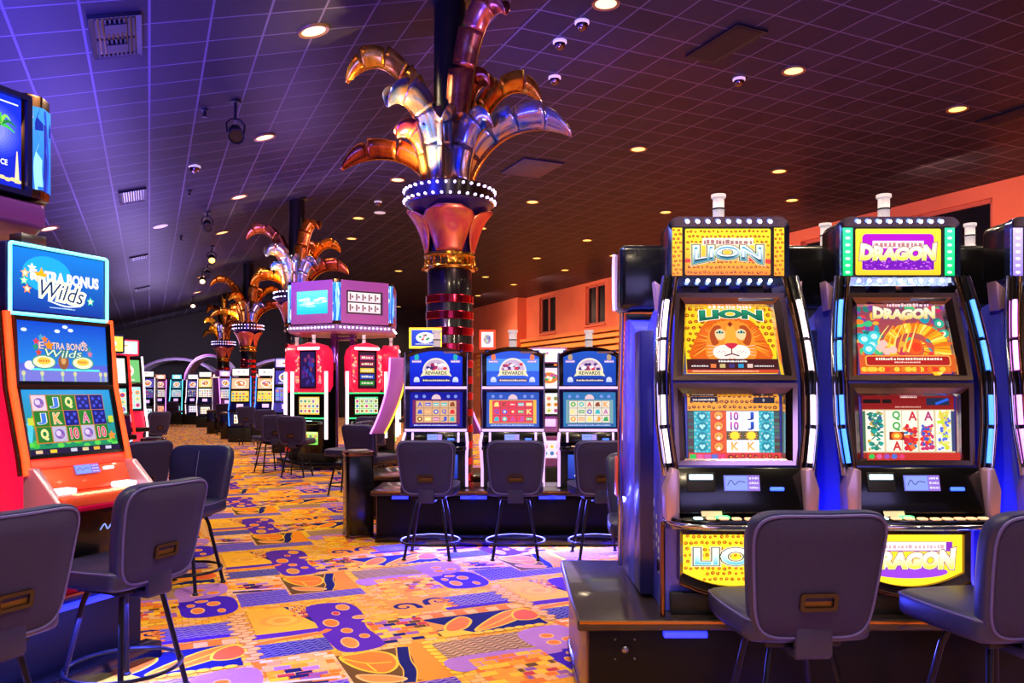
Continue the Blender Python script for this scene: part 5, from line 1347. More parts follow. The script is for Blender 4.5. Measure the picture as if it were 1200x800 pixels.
# ------------------------------------------------------------------ metal palm trees dressed round the columns
def leaf_mesh(reach, height, tipdrop, width, nseg=5, r0=.20, lean=0.0):
    """blade with notched segments along a curved rib; local +X outwards, Z up"""
    def bez(u):
        p0 = (r0, 0); p1 = (r0 + reach*.12, height*.75); p2 = (r0+reach*.55, height*1.12); p3 = (r0+reach, height - tipdrop)
        a = (1-u)**3; b = 3*u*(1-u)**2; c = 3*u*u*(1-u); d = u**3
        return a*p0[0]+b*p1[0]+c*p2[0]+d*p3[0], a*p0[1]+b*p1[1]+c*p2[1]+d*p3[1]
    mb = MB(); K = 8
    def w_at(u): return width*(min(1, u/.10)*.35+.65)*(1 - .10*u) * (1 if u < .75 else max(.12, 1-((u-.75)/.25)**1.6*.88))
    for s in range(nseg):
        u0, u1 = s/nseg, (s+1)/nseg
        for side in (-1, 1):
            vs = []; fs = []
            for i in range(K+1):
                f = i/K; u = u0 + (u1-u0)*f
                x, z = bez(u); x2, z2 = bez(min(1, u+.01)); x1, z1 = bez(max(0, u-.01))
                tl = math.hypot(x2-x1, z2-z1); nx, nz = -(z2-z1)/tl, (x2-x1)/tl
                k = (.86 + .14*f if f < .97 or s == nseg-1 else .52)*.96
                w = w_at(u)*k; ex = .10*w if s < nseg - 1 else 0
                du = .06*f*0
                for j, (fr, up) in enumerate(((0,0),(.28,.44),(.52,.90))):
                    vs.append((x + nx*w*up*.9 + (x2-x1)/tl*fr*w*.18, side*fr*w, z + nz*w*up*.9 + (z2-z1)/tl*fr*w*.18))
            for i in range(K):
                for j in (0,1): fs.append((i*3+j, i*3+j+1, (i+1)*3+j+1, (i+1)*3+j))
            mb.add(vs, fs)
    return mb, bez
def palm_leaf(parent, az, reach, height, tipdrop, width, foil_name, z0, nseg=5, r0=.20, roll=0.0):
    mb, bez = leaf_mesh(reach, height, tipdrop, width, nseg, r0)
    o = mb.build('palm_leaf', MATS[foil_name], parent, 22)
    sm = o.modifiers.new('thick', 'SOLIDIFY'); sm.thickness = .006
    o.rotation_euler = (R(roll), 0, R(az)); o.location = (0,0,z0)
    rib = MB().tube([(bez(i/14)[0], 0, bez(i/14)[1]) for i in range(15)], [.020*(1-.06*i) for i in range(15)], 6).build('leaf_rib', MATS['gold_metal'], o, 60)
    return o
def palm(label, c, d, leaves, detail):
    p = cd(c, d); t = thing('metal_palm_tree', label, 'palm column', (p.x, p.y, 0), 0, 'metal palm trees')
    t['kind'] = 'thing'
    top = ceil_z(c)
    MB().lathe([(.0001,0),(.275,0),(.275,2.72),(.262,2.74),(.262,3.02),(.0001,3.02)], 40).build('shaft', MATS['shaft_black'], t, 40)
    for k in range(14):
        z = .16 + .19*k
        MB().lathe([(.277,z),(.283,z+.006),(.283,z+.089),(.277,z+.095)], 40).build('red_band', MATS['shaft_band'], t, 40)
    col = MB().lathe([(.262,3.02),(.30,3.03),(.305,3.06),(.29,3.08),(.29,3.17),(.305,3.19),(.30,3.22),(.26,3.23)], 40).build('collar', MATS['gold_metal'], t, 40)
    for k in range(20):
        an = 2*PI*k/20; MB().box(-.012,.012,-.012,.012,3.085,3.165,.004).build('flute', MATS['gold_metal'], col, 40, rot=(0,0,an), loc=(.294*math.cos(an),.294*math.sin(an),0)) if detail > 1 else None
    for k in range(12):
        an = 2*PI*k/12; MB().ball((.315*math.cos(an),.315*math.sin(an),3.05),.022,8,6).build('collar_bead', MATS['gold_metal'], col, 60) if detail > 1 else None
    MB().lathe([(.25,3.2),(.255,3.35),(.29,3.52),(.38,3.68),(.50,3.78),(.52,3.80),(.52,3.84),(.0001,3.84)], 48).build('capital', MATS['capital_violet'], t, 50)
    # petals that clasp the capital
    for k in range(4):
        a0 = R(-87 + 90*k); half = R(43); n = 12; K = 10; vs = []; fs = []
        for i in range(K+1):
            f = i/K
            for j in range(n+1):
                g = 2*j/n - 1; wid = half*(.70 + .40*math.sin(PI*min(1, f*1.05)*.6)) * (1 if f < .7 else math.sqrt(max(.02, 1-((f-.7)/.3)**2)*.9+.1))
                zz = 3.22 + .50*f; rr = .285 + .02*f + .20*f**2.6 + .03*(1-g*g)*math.sin(PI*f)
                an = a0 + wid*g; vs.append((rr*math.cos(an), rr*math.sin(an), zz))
        for i in range(K):
            for j in range(n): fs.append((i*(n+1)+j, i*(n+1)+j+1, (i+1)*(n+1)+j+1, (i+1)*(n+1)+j))
        o = MB().add(vs, fs).build('petal', MATS['petal_copper'], t, 60); s = o.modifiers.new('thick', 'SOLIDIFY'); s.thickness = .008
    ring = MB().lathe([(.50,3.80),(.535,3.81),(.535,3.985),(.50,3.995),(.46,3.995),(.46,3.80)], 48).build('bulb_ring', MATS['chrome'], t, 40)
    for zz in (3.835, 3.955):
        if detail > 0:
            for k in range(34):
                an = 2*PI*(k + (.5 if zz > 3.9 else 0))/34; MB().ball((.543*math.cos(an),.543*math.sin(an),zz),.0155,8,5).build('bulb', MATS['bulb_violet'], ring, 60)
        else:
            mb = MB()
            for k in range(30): an = 2*PI*k/30; mb.ball((.543*math.cos(an),.543*math.sin(an),zz),.017,6,4)
            o = mb.build('bulb_row', MATS['bulb_violet'], ring, 60); o['kind'] = 'stuff'
    MB().lathe([(.0001,3.99),(.45,3.99),(.30,4.05),(.0001,4.05)], 32).build('ring_cap', MATS['capital_violet'], t, 40)
    MB().lathe([(.0001,4.03),(.19,4.03),(.19,top-.02),(.26,top-.0),(.0001,top)], 32).build('pole', MATS['pole_black'], t, 40)
    for az, reach, height, drop, w, fo, ns, r0 in leaves: palm_leaf(t, az, reach, height, drop, w, fo, 4.02, ns, r0)
    return t
L1 = [(180,1.02,.42,.22,.30,'foil_copper',4,.26),(168,1.08,1.62,.28,.34,'foil_gold',6,.22),(218,.52,.90,.12,.40,'foil_silver',4,.30),(262,.14,.66,.0,.34,'foil_silver',3,.34),
      (318,.66,1.82,.05,.36,'foil_rose',5,.24),(335,.32,1.14,.05,.34,'foil_copper',4,.2),(100,.55,1.30,.1,.36,'foil_copper',4,.25),(18,.90,1.30,.16,.32,'foil_gold',5,.24),(-18,1.20,.66,.20,.40,'foil_silver',5,.28),(205,.30,.55,.05,.30,'foil_rose',3,.34),(60,.5,1.0,.1,.30,'foil_amber',4,.25),(-45,.42,.58,.05,.34,'foil_silver',3,.34)]
def spin(L, a, fo, ks): return [((az + a) % 360, re*k, he*k, dr, w, f, n, r) for (az, re, he, dr, w, f0, n, r), f, k in zip(L, fo, ks)]
PC = 3.253
def pd(px):
    rx = (px-600)/FOC; Y = PC/(rx*math.cos(ANG)+math.sin(ANG)); return (-rx*math.sin(ANG)+math.cos(ANG))*Y
palm('nearest metal palm column, silver and gold leaves over a red banded shaft', PC, pd(527), L1, 2)
am = ['foil_amber','foil_rose','foil_silver','foil_silver','foil_amber','foil_amber','foil_amber','foil_amber','foil_copper','foil_silver','foil_amber','foil_silver']
palm('second metal palm column, amber leaves rising behind the hexagonal sign', PC, pd(348), spin(L1, 8, am, [.8,.95,.95,1,.8,.9,1,.9,.85,.9,1,1]), 1)
gl = ['foil_gold','foil_amber','foil_gold','foil_silver','foil_gold','foil_amber','foil_gold','foil_gold','foil_copper','foil_gold','foil_gold','foil_silver']
palm('third metal palm column, gold leaves and bowl capital left of the second', PC, pd(291), spin(L1, 20, gl, [1]*12), 0)
palm('farthest metal palm column, tangle of gold leaves at the aisle end', PC, pd(262), spin(L1, -25, gl, [1.05]*12), 0)

# ------------------------------------------------------------------ right-hand bank
plinth('long dark wooden plinth carrying the lion and dragon machines', (2.16, 3.64, 0), 0, 3.72, 1.30, .55, 'machine plinths')
lk = thing('plinth_lock', 'small round lock with four screws on the dark plinth front', 'lock', (.525, 3.692, .40))
MB().lathe([(.0001,0),(.016,0),(.016,.012),(.008,.018),(.0001,.018)], 16).build('lock_cylinder', MATS['steel'], lk, 40, rot=(R(90),0,0))
for sx in (-1,1):
    for sz in (-1,1): MB().ball((sx*.045,0,sz*.045),.006,8,5).build('screw', MATS['steel'], lk, 60)
cfgs = [dict(seed=1, top=art_lion_top, main=art_lion_main, reels=art_lion_reels, belly='lion', led='led_white', flank=lambda w,h: art_spot_panel(w,h), emblem=True),
        dict(seed=2, top=art_dragon_top, main=art_dragon_main, reels=art_dragon_reels, belly='dragon', led='led_blue', flank=lambda w,h: art_plain(w,h,(10,200,110),(60,250,170),(220,255,240))),
        dict(seed=3, top=lambda w,h: art_crest(w,h,5,(120,40,200),(60,20,150),(230,150,240),(150,40,160)), main=art_flower_main, reels=lambda w,h: art_generic(w,h,17,(60,40,30),None,4,5), belly='plain', led='led_pink', flank=lambda w,h: art_plain(w,h,(150,120,255),(210,190,255),(255,250,255)))]
labs = ['slot machine with lion face display and leopard print sign box','slot machine with golden dragon display and green lit sign box','slot machine with pink side lights cut off by the right edge']
G1 = 'bow fronted slot machines on the right plinth'
for X, cfg, lab in zip((1.048,1.875,2.70), cfgs, labs): bow_slot(lab, (X, 3.72, .55), 0, cfg, G1)
G2 = 'back to back machines behind the lion and dragon machines'
for X, lab in zip((.985,1.796,2.617), ('slot machine back to back with the lion machine, dark sign box turned away','slot machine turned away between the lion and dragon machines, white lamp above','slot machine turned away right of the dragon machine, white lamp above')):
    rear_slot(lab, (X, 4.75, .55), PI, G2, int(X*10))
def under_light(label, x, y, z, rz=0, w=.36):
    t = MB().box(-w/2,w/2,-.02,.02,-.014,.014,.005).build('accent_light', MATS['led_bar'], None, 30)
    t.location = (x,y,z); t.rotation_euler = (0,0,rz); tag(t, label, 'light strip', 'blue light strips under the machines'); return t
under_light('blue light strip on the plinth front below the lion machine', .80, 3.666, .478, 0, .20)
under_light('blue light strip on the plinth front between lion and dragon machines', 1.50, 3.666, .478, 0, .20)
under_light('blue light strip on the plinth front right of the dragon machine', 2.36, 3.666, .478, 0, .30)
SG = 'casino stools'
stool('large stool facing the lion face machine, back to the camera', 1.165, 3.36, 4, SG)
stool('large stool facing the dragon machine, cut by the right edge', 2.035, 3.36, 11, SG)
stool('stool with green lit leather back, half hidden behind the lion machine', .95, 5.62, 176, SG)

# ------------------------------------------------------------------ middle bank
plinth('dark plinth under the three arch topped machines', (.11, 8.33, 0), 0, 3.2, .82, .55, 'machine plinths')
G3 = 'arch topped slot machines of the middle bank'
for k, (px, lab) in enumerate(((511,'arch topped slot machine with deep blue display, left of three'),(601,'arch topped slot machine with red reels, middle of three'),(691,'arch topped slot machine with pale reels, right of three'))):
    X = (px-600)/FOC*8.55; arch_slot(lab, (X, 8.52, .55), 0, k, G3)
    for sx, w in ((-1,'left'),(1,'right')):
        under_light('blue light strip beside the %s of the stool at the %s arch topped machine' % (w, ('left','middle','right')[k]), X + sx*.36, 8.352, .478, 0, .17)
step = MB().box(-1.25,1.35,-.20,.0,0,.10,.01); o = step.build('footrest_step', MATS['black_gloss'], None, 30); o.location = (.15, 8.36, 0); tag(o, 'low black footrest step along the plinth of the arch topped machines', 'step')
for px, rz, lab in ((503,-3,'stool at the left arch topped machine beside the dark bin'),(604,0,'stool at the middle arch topped machine'),(702,5,'stool at the right arch topped machine beside the blue cabinet side')):
    stool(lab, (px-600)/FOC*7.6, 7.70, rz, SG)
fin_slot('purple slot machine with curved yellow lit fins behind the left arch machine', (-1.10, 10.3, .55), 0, 'slot machines behind the middle bank')
plinth('dark plinth of the fin sided machine behind the middle bank', (-.75, 9.80, 0), 0, 2.2, 1.1, .55, 'machine plinths')
def lit_sign(label, loc, w, h, art, rim, post=0.0):
    t = thing('lit_sign', label, 'sign', loc, 0)
    MB().box(-w/2,w/2,0,.07,0,h,.01).build('sign_case', MATS['black_gloss'], t, 30)
    MB().ring(trap(w/2,w/2,0,h), trap(w/2-.025,w/2-.025,.025,h-.025), 'xz', -.012, .02).build('lit_rim', MATS[rim], t, 30)
    art(w-.05,h-.05).build('sign_face', screen, t, Matrix.Translation((-w/2+.025,-.004,.025)))
    if post: MB().box(-.03,.03,.02,.05,-post,.01).build('sign_post', MATS['dark_grey'], t, 30)
    return t
lit_sign('yellow rimmed blue sign on top of the left arch topped machine', (-.965, 8.84, 2.075), .36, .23, lambda w,h: art_crest(w,h,71,(40,60,200),(60,90,230),(250,245,240),(240,240,250)), 'led_yellow')
lit_sign('small white sign in an orange rim between left and middle arch machines', (-.307, 9.9, 2.12), .20, .24, lambda w,h: art_crest(w,h,73,(240,230,240),(250,240,240),(200,190,200),(150,140,160)), 'led_orange', 1.56)
upright_slot('pale pink slot machine showing between the middle and right arch machines', (.56, 12.0, 0), 0, 81, 'pink_frame', 'led_white', (240,220,245), (235,215,240), (230,230,240), 'slot machines behind the middle bank', 2.15)
def bin_(label, x, y, h=.94, r=.15):
    t = thing('litter_bin', label, 'bin', (x, y, 0), R(20), 'litter bins')
    MB().prism(rrect(2*r,2*r,.04,4), 'xy', .02, h-.05, .01).build('bin_body', MATS['black_gloss'], t, 40)
    MB().prism(rrect(2*r+.02,2*r+.02,.045,4), 'xy', h-.05, h, .01).build('bin_rim', MATS['bronze_trim'], t, 40)
    MB().prism(rrect(2*r+.02,2*r+.02,.045,4), 'xy', 0, .03, .006).build('bin_foot', MATS['bronze_trim'], t, 40)
    MB().prism(rrect(2*r-.08,2*r-.08,.03,4), 'xy', h, h+.012, .004).build('ash_tray', MATS['steel'], t, 40)
bin_('tall dark bin with bronze rim beside the middle plinth end', -1.70, 8.78)
bin_('tall dark bin behind the nearest left stool', -5.06, 11.2)
bin_('dark bin far down the aisle before the third palm column, left one', (249-600)/FOC*29.8, 29.8, .88, .2)
bin_('dark bin far down the aisle before the third palm column, right one', (266-600)/FOC*26.6, 26.6, .88, .2)

# ------------------------------------------------------------------ left bank
RZL = R(69.1); ex, ey = math.cos(RZL), math.sin(RZL)
M0 = Vector((-2.36, 4.40, .5))
tb = topbox_slot('slot machine with cyan neon framed sign and orange lit sides', M0, RZL, 'neon framed slot machines')
copy_tree(tb, 'neighbouring orange lit slot machine mostly outside the left edge', M0 - Vector((ex, ey, 0))*1.0, RZL, 'neon framed slot machines')
pl = Vector((M0.x - ex*1.0, M0.y - ey*1.0, 0)); plinth('dark plinth under the neon framed machine at the left', pl, RZL, 3.0, .9, .5, 'machine plinths')
o = MB().box(-1.45,1.45,-.10,.03,0,.10,.012).build('footrest_step', MATS['black_gloss'], None, 30); o.location = pl; o.rotation_euler = (0,0,RZL); tag(o, 'low black footrest step under the nearest left stools', 'step')
under_light('blue light strip under the neon framed machine at the left', M0.x + .02*ey - .02*ex, M0.y - .02*ex - .02*ey, .44, RZL, .5)
stool('nearest left stool facing the neon framed machine', -2.05, 4.19, 68, SG)
stool('stool cut off by the left edge, nearest of all at the left', -2.20, 3.20, 66, SG)
stool('stool with smooth two tone leather front turned towards the camera', -2.66, 6.45, 172, SG)
stool('small blue stool between the neon framed machine and the tall bin', -3.62, 7.45, 62, SG)
stool('distant blue stool left of the aisle beyond the tall bin', (178-600)/FOC*18, 18, 60, SG)

# hexagonal sign canopies
def hex_sign(label, ctr, Rr, rot, z0, z1, faces, frame_m, posts, group, zpost, fk=.90, rim=.12, rimv=.20, base_m='mauve_base', leds=True):
    t = thing('hexagonal_sign', label, 'sign', (ctr[0], ctr[1], 0), rot, group)
    hx = lambda r, a0=0: [(r*math.cos(R(60*k+a0)), r*math.sin(R(60*k+a0))) for k in range(6)]
    MB().prism(hx(Rr*.93,30), 'xy', z0, z1-.04, .01).build('sign_core', MATS['black_matte'], t, 30)
    MB().prism(hx(Rr*1.06,30), 'xy', z0-.17, z0-.02, .03, 3).build('canopy_base', MATS[base_m], t, 30)
    ap = Rr*math.cos(R(30)); nb = 0
    for k in range(6):
        M = Matrix.Rotation(R(60*k) + PI/2, 4, 'Z') @ Matrix.Translation((0,-ap-.01,0))
        fw = Rr*fk; h = z1 - z0
        m = MB(); m.M = M; m.ring(trap(fw/2,fw/2,z0,z1), trap(fw/2-rim,fw/2-rim,z0+rimv,z1-rimv), 'xz', -.06, .06); m.box(-fw/2,fw/2,.0,.06,z0,z1); f = m.build('face_frame', MATS[frame_m], t, 30)
        faces[k % len(faces)](fw-2*rim,h-2*rimv).build('face_display', screen_hot if k % 2 == 0 else screen, f, M @ Matrix.Translation((-(fw-2*rim)/2,-.02,z0+rimv)))
        for i in range(13 if leds else 0):
            x = -Rr*.46 + Rr*.92*i/12
            b = MB(); b.M = Matrix.Rotation(R(60*k) + PI/2, 4, 'Z') @ Matrix.Translation((0,-ap*1.06-.012,0)); b.ball((x,0,z0-.08),.018,6,4)
            b.build('bulb', MATS['bulb'], t, 60)
        # curved corner lights between the faces
        Mc = Matrix.Rotation(R(60*k+30) + PI/2, 4, 'Z') @ Matrix.Translation((0,-Rr*.90,0)); cw = Rr*.22
        m = MB(); m.M = Mc; m.prism([(-cw/2,0),(-cw/2,-.10),(-cw/4,-.16),(cw/4,-.16),(cw/2,-.10),(cw/2,0)], 'xy', z0, z1+.02, .01); cp = m.build('corner_case', MATS['bronze_trim'], t, 30)
        a = Art(cw*.9,h-.1); r = random.Random(k+int(Rr*100)); a.L += 1
        for i in range(8): a.rect(cw*.9*i/8,0,cw*.9*(i+1)/8,h-.1,(40,110,230),(60,150,240),L=a.L)
        for i in range(7): 
            x = r.uniform(.05,.95)*cw*.9; a.line(smooth_pts([(x,0),(x+.04*r.uniform(-1,1),h*.3),(x+.05*r.uniform(-1,1),h*.6),(x+.02*r.uniform(-1,1),h-.11)],4), .028, r.choice([(220,245,255),(20,40,160),(150,220,255),(30,70,200)]))
        o = a.build('corner_light', screen_hot, cp)
        for v in o.data.vertices:
            u = (v.co.x/(cw*.9)) - .5; y = -.166 + max(0, abs(u)-.25)*.24 + v.co.y
            q = Mc @ Vector((u*cw*.94, y, z0+.05+v.co.z)); v.co = q
    for x, y in posts: MB().box(x-.05,x+.05,y-.05,y+.05,zpost,z0-.1,.008).build('support_post', MATS['purple_cabinet'], t, 30)
    return t
def art_sky(w, h):
    a = Art(w, h); r = random.Random(91); a.rect(0,0,w,h,(20,190,205),(110,225,235)); a.L += 1
    for i in range(26): a.ell(w*r.uniform(.15,.85),h*r.uniform(.35,.75),w*r.uniform(.06,.18),h*.045,r.choice([(240,252,255),(170,235,245),(255,245,230),(90,210,225)]),12)
    return a
def art_letters(w, h):
    a = Art(w, h); r = random.Random(92); a.rect(0,0,w,h,(70,50,60),(60,40,50))
    for j in range(2):
        a.rect(w*.06,h*(.08+.46*j),w*.94,h*(.48+.46*j),(255,215,225),(255,240,240))
        for i in range(5): a.rect(w*(.10+.17*i),h*(.14+.46*j),w*(.14+.17*i),h*(.42+.46*j),(120,80,90)); a.ell(w*(.18+.17*i),h*(.28+.46*j),w*.03,h*.06,(150,110,120),8)
    return a
def art_palm(w, h):
    a = Art(w, h); r = random.Random(93); a.rect(0,0,w,h,(10,30,190),(14,44,215)); x0 = w-.14
    for k in range(7): a.ell(x0-.02,h*.60,(.16-.018*k),h*(.30-.03*k),(30+16*k,50+14*k,215+4*k),26)
    a.line(smooth_pts([(x0-.03,h*.42),(x0-.015,h*.55),(x0,h*.68)],5), .022, (90,60,50), w1=.014)
    for k in range(7):
        an = R(-25+38*k); a.line(smooth_pts([(x0,h*.68),(x0+.055*math.cos(an),h*.70+.05*math.sin(an)),(x0+.10*math.cos(an),h*.66+.05*math.sin(an))],4), .026, ((60,190,70),(20,120,60),(140,220,70))[k%3], w1=.005)
    a.rect(.05,h*.92,w-.03,h*.935,(235,240,220)); a.text('CE', w-.115, h*.27, .04, .03, (235,235,250), off=.03); a.dashes(.2,w-.15,h*.25,h*.04,(230,230,250),r)
    a.poly([(w-.052,h*.07),(w-.022,h*.07),(w-.034,h*.42),(w-.040,h*.42)],(250,214,170)); a.L += 1
    for i in range(14): a.ell(w-.03-.032*i,h*(.09+.012*(i%2)),.020,h*.022,(250,206,140),10,L=a.L)
    return a
HC = (-3.66, 17.3)
HS = hex_sign('mauve hexagonal lit sign above the crimson machines', HC, 1.18, R(5), 2.98, 3.86, [art_sky, art_letters], 'pink_frame', [(.2,.2),(-.2,.2),(.2,-.2),(-.2,-.2)], 'hexagonal sign canopies', 2.76)
HS.rotation_euler = (0,0,R(5))
hex_sign('blue overhead palm tree sign at the upper left edge', (-3.80, 4.52), 1.0, R(-20.9), 2.72, 3.30, [art_palm], 'navy_cabinet', [(.1,.5),(.1,-.5)], 'hexagonal sign canopies', .08, .86, .03, .03, 'purple_cabinet', False)
core = thing('post_frame', 'slim purple posts holding the hexagonal sign between the crimson machines', 'post frame', (HC[0], HC[1], 0), R(5))
for x, y in ((.2,.2),(-.2,.2),(.2,-.2),(-.2,-.2)): MB().box(x-.05,x+.05,y-.05,y+.05,.15,2.76,.008).build('upright_post', MATS['purple_cabinet'], core, 30)
MB().box(-.26,.26,-.26,.26,2.70,2.76,.01).build('cap_plate', MATS['purple_cabinet'], core, 30)
isl = MB().prism([(1.45*math.cos(R(60*k+5)), 1.45*math.sin(R(60*k+5))) for k in range(6)], 'xy', 0, .15, .02).build('island_plinth', MATS['black_gloss'], None, 30)
isl.location = (HC[0], HC[1], 0); tag(isl, 'low black hexagonal plinth under the crimson machines', 'plinth', 'machine plinths')
isl.rotation_euler = (0,0,R(0))
G4 = 'crimson slot machines around the hexagonal island'
for k, (az, dark, lab) in enumerate(((-115,True,'crimson slot machine with dark purple tall display, left of the front pair'),(-55,False,'crimson slot machine with coloured jackpot rows, right of the front pair'),(-175,False,'crimson slot machine seen edge on at the island left side'),(5,True,'crimson slot machine seen edge on at the island right side'))):
    a = R(az); rr = 1.13
    face = math.atan2(-(-1)*0, 1)
    rz = R(az) + PI/2
    if k < 2: rz *= .9
    crimson_slot(lab, (HC[0] + rr*math.cos(a), HC[1] + rr*math.sin(a), 0), rz, 100+k, dark, G4)
stool('stool in front of the crimson machines, back to the camera', -4.02, 14.85, -8, SG)
stool('turned stool left of the crimson island by the aisle', -4.80, 15.7, 40, SG)
stool('purple stool behind the tall bin, facing the fin sided machine', -1.98, 11.15, -28, SG)
stool('maroon lit stool half hidden behind the bin with bronze rim', -2.55, 12.3, 75, SG)
stool('dark stool seen low behind the purple stool', -2.6, 14.6, 10, SG)

# ------------------------------------------------------------------ rows further down the hall
GF = 'slot machines down the hall'
def U(label, px, Y, rz, *a, **k): return upright_slot(label, ((px-600)/FOC*Y, Y, 0), R(rz), *a, GF, **k)
U('slot machine with yellow lower display before the third palm, left of two', 281, 24.8, 5, 201, 'navy_cabinet', 'led_blue', (255,250,225), (240,190,150), (240,190,40), h=2.2, cell=(250,214,90))
U('slot machine with yellow lower display before the third palm, right of two', 311, 24.9, 0, 205, 'navy_cabinet', 'led_blue', (255,250,235), (240,180,130), (235,200,50), h=2.2, cell=(250,214,90))
U('bright blue slot machine left of the crimson island', 335, 20.6, 14, 209, 'blue_cabinet', 'led_white', (220,190,240), (70,60,170), (60,70,200), h=2.35, cell=(150,140,230))
U('white glowing slot machine far down the aisle beside the right bin', 240, 35, 10, 213, 'navy_cabinet', 'led_white', (250,240,220), (255,215,120), (235,240,235), h=2.35)
U('purple edged slot machine behind the right far bin', 266, 31, 60, 217, 'purple_cabinet', 'led_pink', (200,160,230), (150,110,200), (120,150,200), h=2.3)
M2 = upright_slot('green and white screened slot machine behind the neon framed one', (-5.35, 10.5, 0), R(50), 221, 'navy_cabinet', 'led_red', (250,220,90), (240,240,235), (120,220,215), GF, h=2.25)
upright_slot('slot machine with teal reels further behind the neon framed one', (-6.0, 12.3, 0), R(50), 225, 'red_panel', 'led_white', (200,220,250), (120,200,120), (150,230,230), GF, h=2.3)
for k, (px, Y, lab) in enumerate(((150,31,'cyan screened slot machine at the far left of the aisle'),(172,32,'slot machine next to the cyan screened one at the aisle end'),(187,38,'first small slot machine of the row closing the aisle'),(206,38,'second small slot machine of the row closing the aisle'),(225,38,'third small slot machine of the row closing the aisle'),(252,37,'small slot machine right of the row closing the aisle'),(160,40,'tiny slot machine in the dark far left corner'),(325,30,'slot machine deep behind the blue one left of the crimson island'),(298,36,'slot machine far behind the two yellow ones'))):
    U(lab, px, Y, (10,8,0,0,0,8,10,0,0)[k], 240+5*k, ('navy_cabinet','black_gloss')[k%2], ('led_cyan','led_white','led_pink')[k%3], ((110,200,225),(235,225,240),(255,150,130))[k%3], ((40,120,150),(90,70,170),(150,60,120))[k%3], ((60,150,160),(60,60,150),(200,150,110))[k%3], h=2.3, w=.58, cell=(None,(200,210,230),(90,60,120))[(k//2)%3])
stool('distant stool with a red lit back before the two yellow machines', (291-600)/FOC*23.6, 23.6, 5, SG)
stool('distant stool beside the bins far down the aisle', (262-600)/FOC*29.0, 29.0, 20, SG)
stool('distant stool right of the turned stool by the crimson island', (312-600)/FOC*20.0, 20.0, 10, SG)
stool('tiny stool at the end of the aisle', (205-600)/FOC*36, 36, 0, SG)
# arched canopies before the end wall
mat('canopy_cloth', (176,164,196), .5)
for px, Y, w, h, lab in ((206,42.6,4.8,1.5,'wide arched canopy at the hall end above the small machines'),(245,40.6,2.6,1.6,'smaller pinkish arched canopy in front of the wide one'),(331,43.4,4.8,1.5,'arched canopy at the hall end behind the third palm column')):
    X = (px-600)/FOC*Y; z0 = 1.85
    t = thing('arched_canopy', lab, 'canopy', (X, Y, 0), 0, 'arched canopies')
    n = 16; o = [(w/2*math.cos(PI*i/n), z0+h*math.sin(PI*i/n)) for i in range(n+1)]; q = [(x*.96, z0+(z-z0)*.94) for x, z in o]
    MB().ring(o, q, 'xz', 0, .9).build('arch_shell', MATS['canopy_cloth'], t, 40)
    MB().tube([(x, -.02, z) for x, z in o], .05, 6).build('arch_rim', MATS['pink_frame' if w < 3 else 'mauve_base'], t, 50)
    for sx in (-1,1): MB().box(sx*w/2*.98-.08,sx*w/2*.98+.08,0,.9,0,z0+.05).build('arch_leg', MATS['dark_grey'], t, 30)

# ------------------------------------------------------------------ coloured light washes of the hall
def wash(name, loc, target, power, col, size=2.0):
    return aim(area(name, loc, power, col, size, size), target)
# uplights on top of the overhead sign and of the machine islands wash the ceiling
def on_w(px, py):
    c, d, z = on_ceiling(px, py); return cd(c, d, z)
area('uplight', (-3.8, 4.5, 3.40), 1000, (.03,.04,1.0), 1.4, 1.4, (PI,0,0))
area('uplight', (-5.2, 8.5, 2.9), 560, (.08,.06,1.0), 1.2, 3.0, (PI,0,0))
area('uplight', (-7.2, 15, 2.9), 380, (.26,.16,1.0), 1.2, 4.0, (PI,0,0))
area('uplight', (-10.5, 24, 2.9), 320, (.42,.30,1.0), 1.2, 5.0, (PI,0,0))
area('uplight', (-14, 33, 2.9), 320, (.50,.36,.9), 1.2, 5.0, (PI,0,0))
area('uplight', (-3.66, 17.3, 4.0), 130, (.5,.25,1.0), 1.4, 1.4, (PI,0,0))
# coloured beams
aim(spot('beam', (2.4, 6.4, 2.6), 2200, (1.0,.10,.16), 34, 1.0, .1), on_w(735,140))
aim(spot('beam', (3.0, 4.4, 2.7), 2200, (.12,.12,1.0), 40, 1.0, .1), on_w(1010,170))
aim(spot('beam', (1.6, 4.4, 2.7), 2600, (.16,.12,1.0), 70, 1.0, .1), on_w(830,0))
aim(spot('beam', (0, 9.9, 2.8), 1200, (.30,.14,1.0), 60, 1.0, .1), on_w(600,60))
aim(spot('beam', (-1.4, 3.2, 4.6), 1700, (.22,.22,1.0), 22, .8, .1), (.70, 4.2, 2.0))  # added spot without a fixture, brightens the blue cabinet side
aim(spot('beam', (.9, 6.2, 3.2), 260, (1.0,.50,.42), 30, .8, .1), (-.74, 9.45, 3.5))  # added warm spot that lifts the petals of the nearest capital
for X in (1.46, 2.29): area('gap_light', (X, 3.80, .62), 10, (.06,.07,1.0), .10, .05, (R(190),0,0))
for px, Y in ((527,9.45),(348,19.2),(291,28.7),(262,38.2)):
    X = (px-600)/FOC*Y; spot('crown_light', (X-.34, Y-.26, 4.10), 420 if Y < 12 else 160, (1.0,.70,.22), 120, .8, .05, (PI,0,0))
area('rear_fill', tuple(cd(-.5,-4.5,2.6)), 110, (.46,.38,1.0), 5.0, 2.0, (R(80),0,ANG))  # added violet fill behind the camera for stools and chrome, no sign there
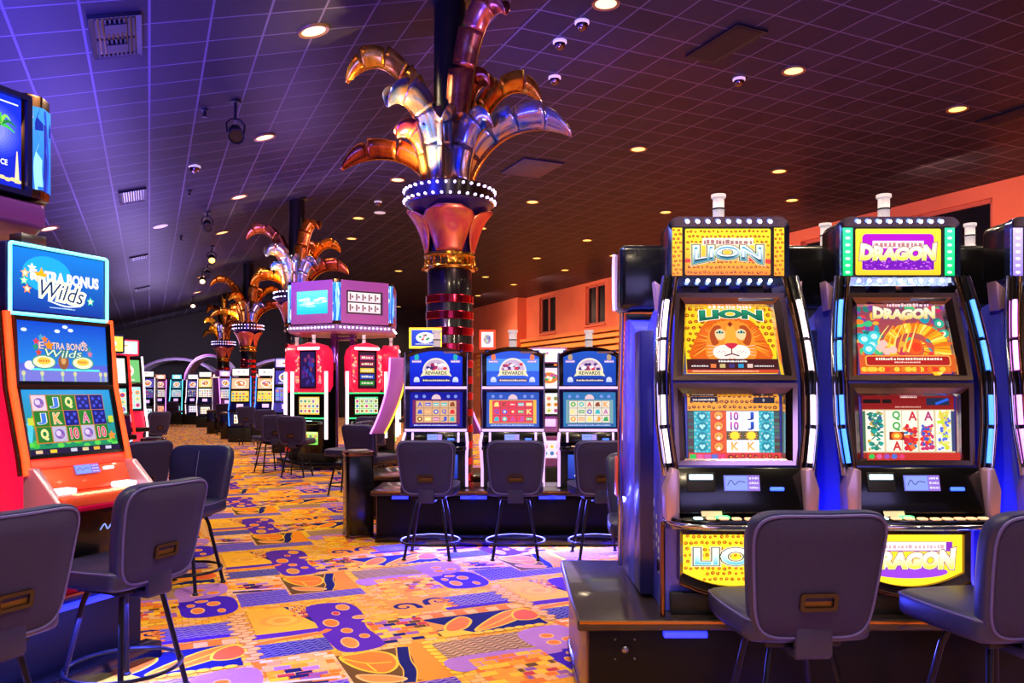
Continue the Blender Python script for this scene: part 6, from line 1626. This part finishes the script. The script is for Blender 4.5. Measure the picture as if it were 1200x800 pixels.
aim(spot('beam', (-2.0, 10.0, 4.6), 520, (.85,.45,1.0), 30, .8, .1), (-3.5, 17, 3.4))  # added purple spot to brighten the hexagonal sign frame
aim(spot('beam', (-1.9, 6.0, 4.4), 160, (.85,.45,1.0), 26, .8, .1), (-1.2, 10.2, 1.6))  # added purple spot to brighten the curved fins
for px, Y in ((206,39.6),(331,40.4)): aim(area('canopy_fill', ((px-600)/FOC*Y, Y, 3.6), 160, (.8,.7,1.0), 1.5, .6), ((px-600)/FOC*(Y+3), Y+3, 2.6))  # added fill lights in front of the dark canopies, which do not glow
# warm flood on the terracotta wall
for k in range(5):
    p = cd(WALL_R-3.2, 12+6.5*k, 5.9); aim(area('wall_flood', p, 88, (1.0,.50,.34), 1.0, 1.0), cd(WALL_R, 12+6.5*k, 4.6))
# blue light under the machine decks
for X in (-.82,.01,.84): area('deck_light', (X, 8.28, .46), 60, (.10,.10,1.0), .7, .1, (R(-48),0,0), 110)
for X in (1.05,1.9,2.7): area('deck_light', (X, 3.60, .46), 14, (.10,.10,1.0), .6, .1, (R(-48),0,0), 110)
area('deck_light', (-2.1, 4.28, .43), 60, (.08,.10,1.0), .8, .1, (0,0,RZL))
area('deck_light', (-2.45, 3.3, .43), 60, (.08,.10,1.0), .8, .1, (0,0,RZL))
w = bpy.data.worlds.new('hall_ambience'); bpy.context.scene.world = w; w.use_nodes = True
w.node_tree.nodes['Background'].inputs['Color'].default_value = (.20,.12,.32,1); w.node_tree.nodes['Background'].inputs['Strength'].default_value = .05
sc = bpy.context.scene
sc.view_settings.view_transform = 'Standard'; sc.view_settings.look = 'None'; sc.view_settings.exposure = 0.0; sc.view_settings.gamma = 1.0; sc.view_settings.use_curve_mapping = False
sc.cycles.use_denoising = True
sc.cycles.sample_clamp_indirect = 4.0
sc.cycles.max_bounces = 6
cam = bpy.data.cameras.new('camera'); co = bpy.data.objects.new('camera', cam); C.objects.link(co)
cam.sensor_width = 36; cam.lens = FOC/1200*36; co.location = (0,0,EYE); co.rotation_euler = (R(90),0,0); cam.shift_y = (HORIZ-400)/1200
cam.clip_end = 200
sc.camera = co
bpy.context.view_layer.update()
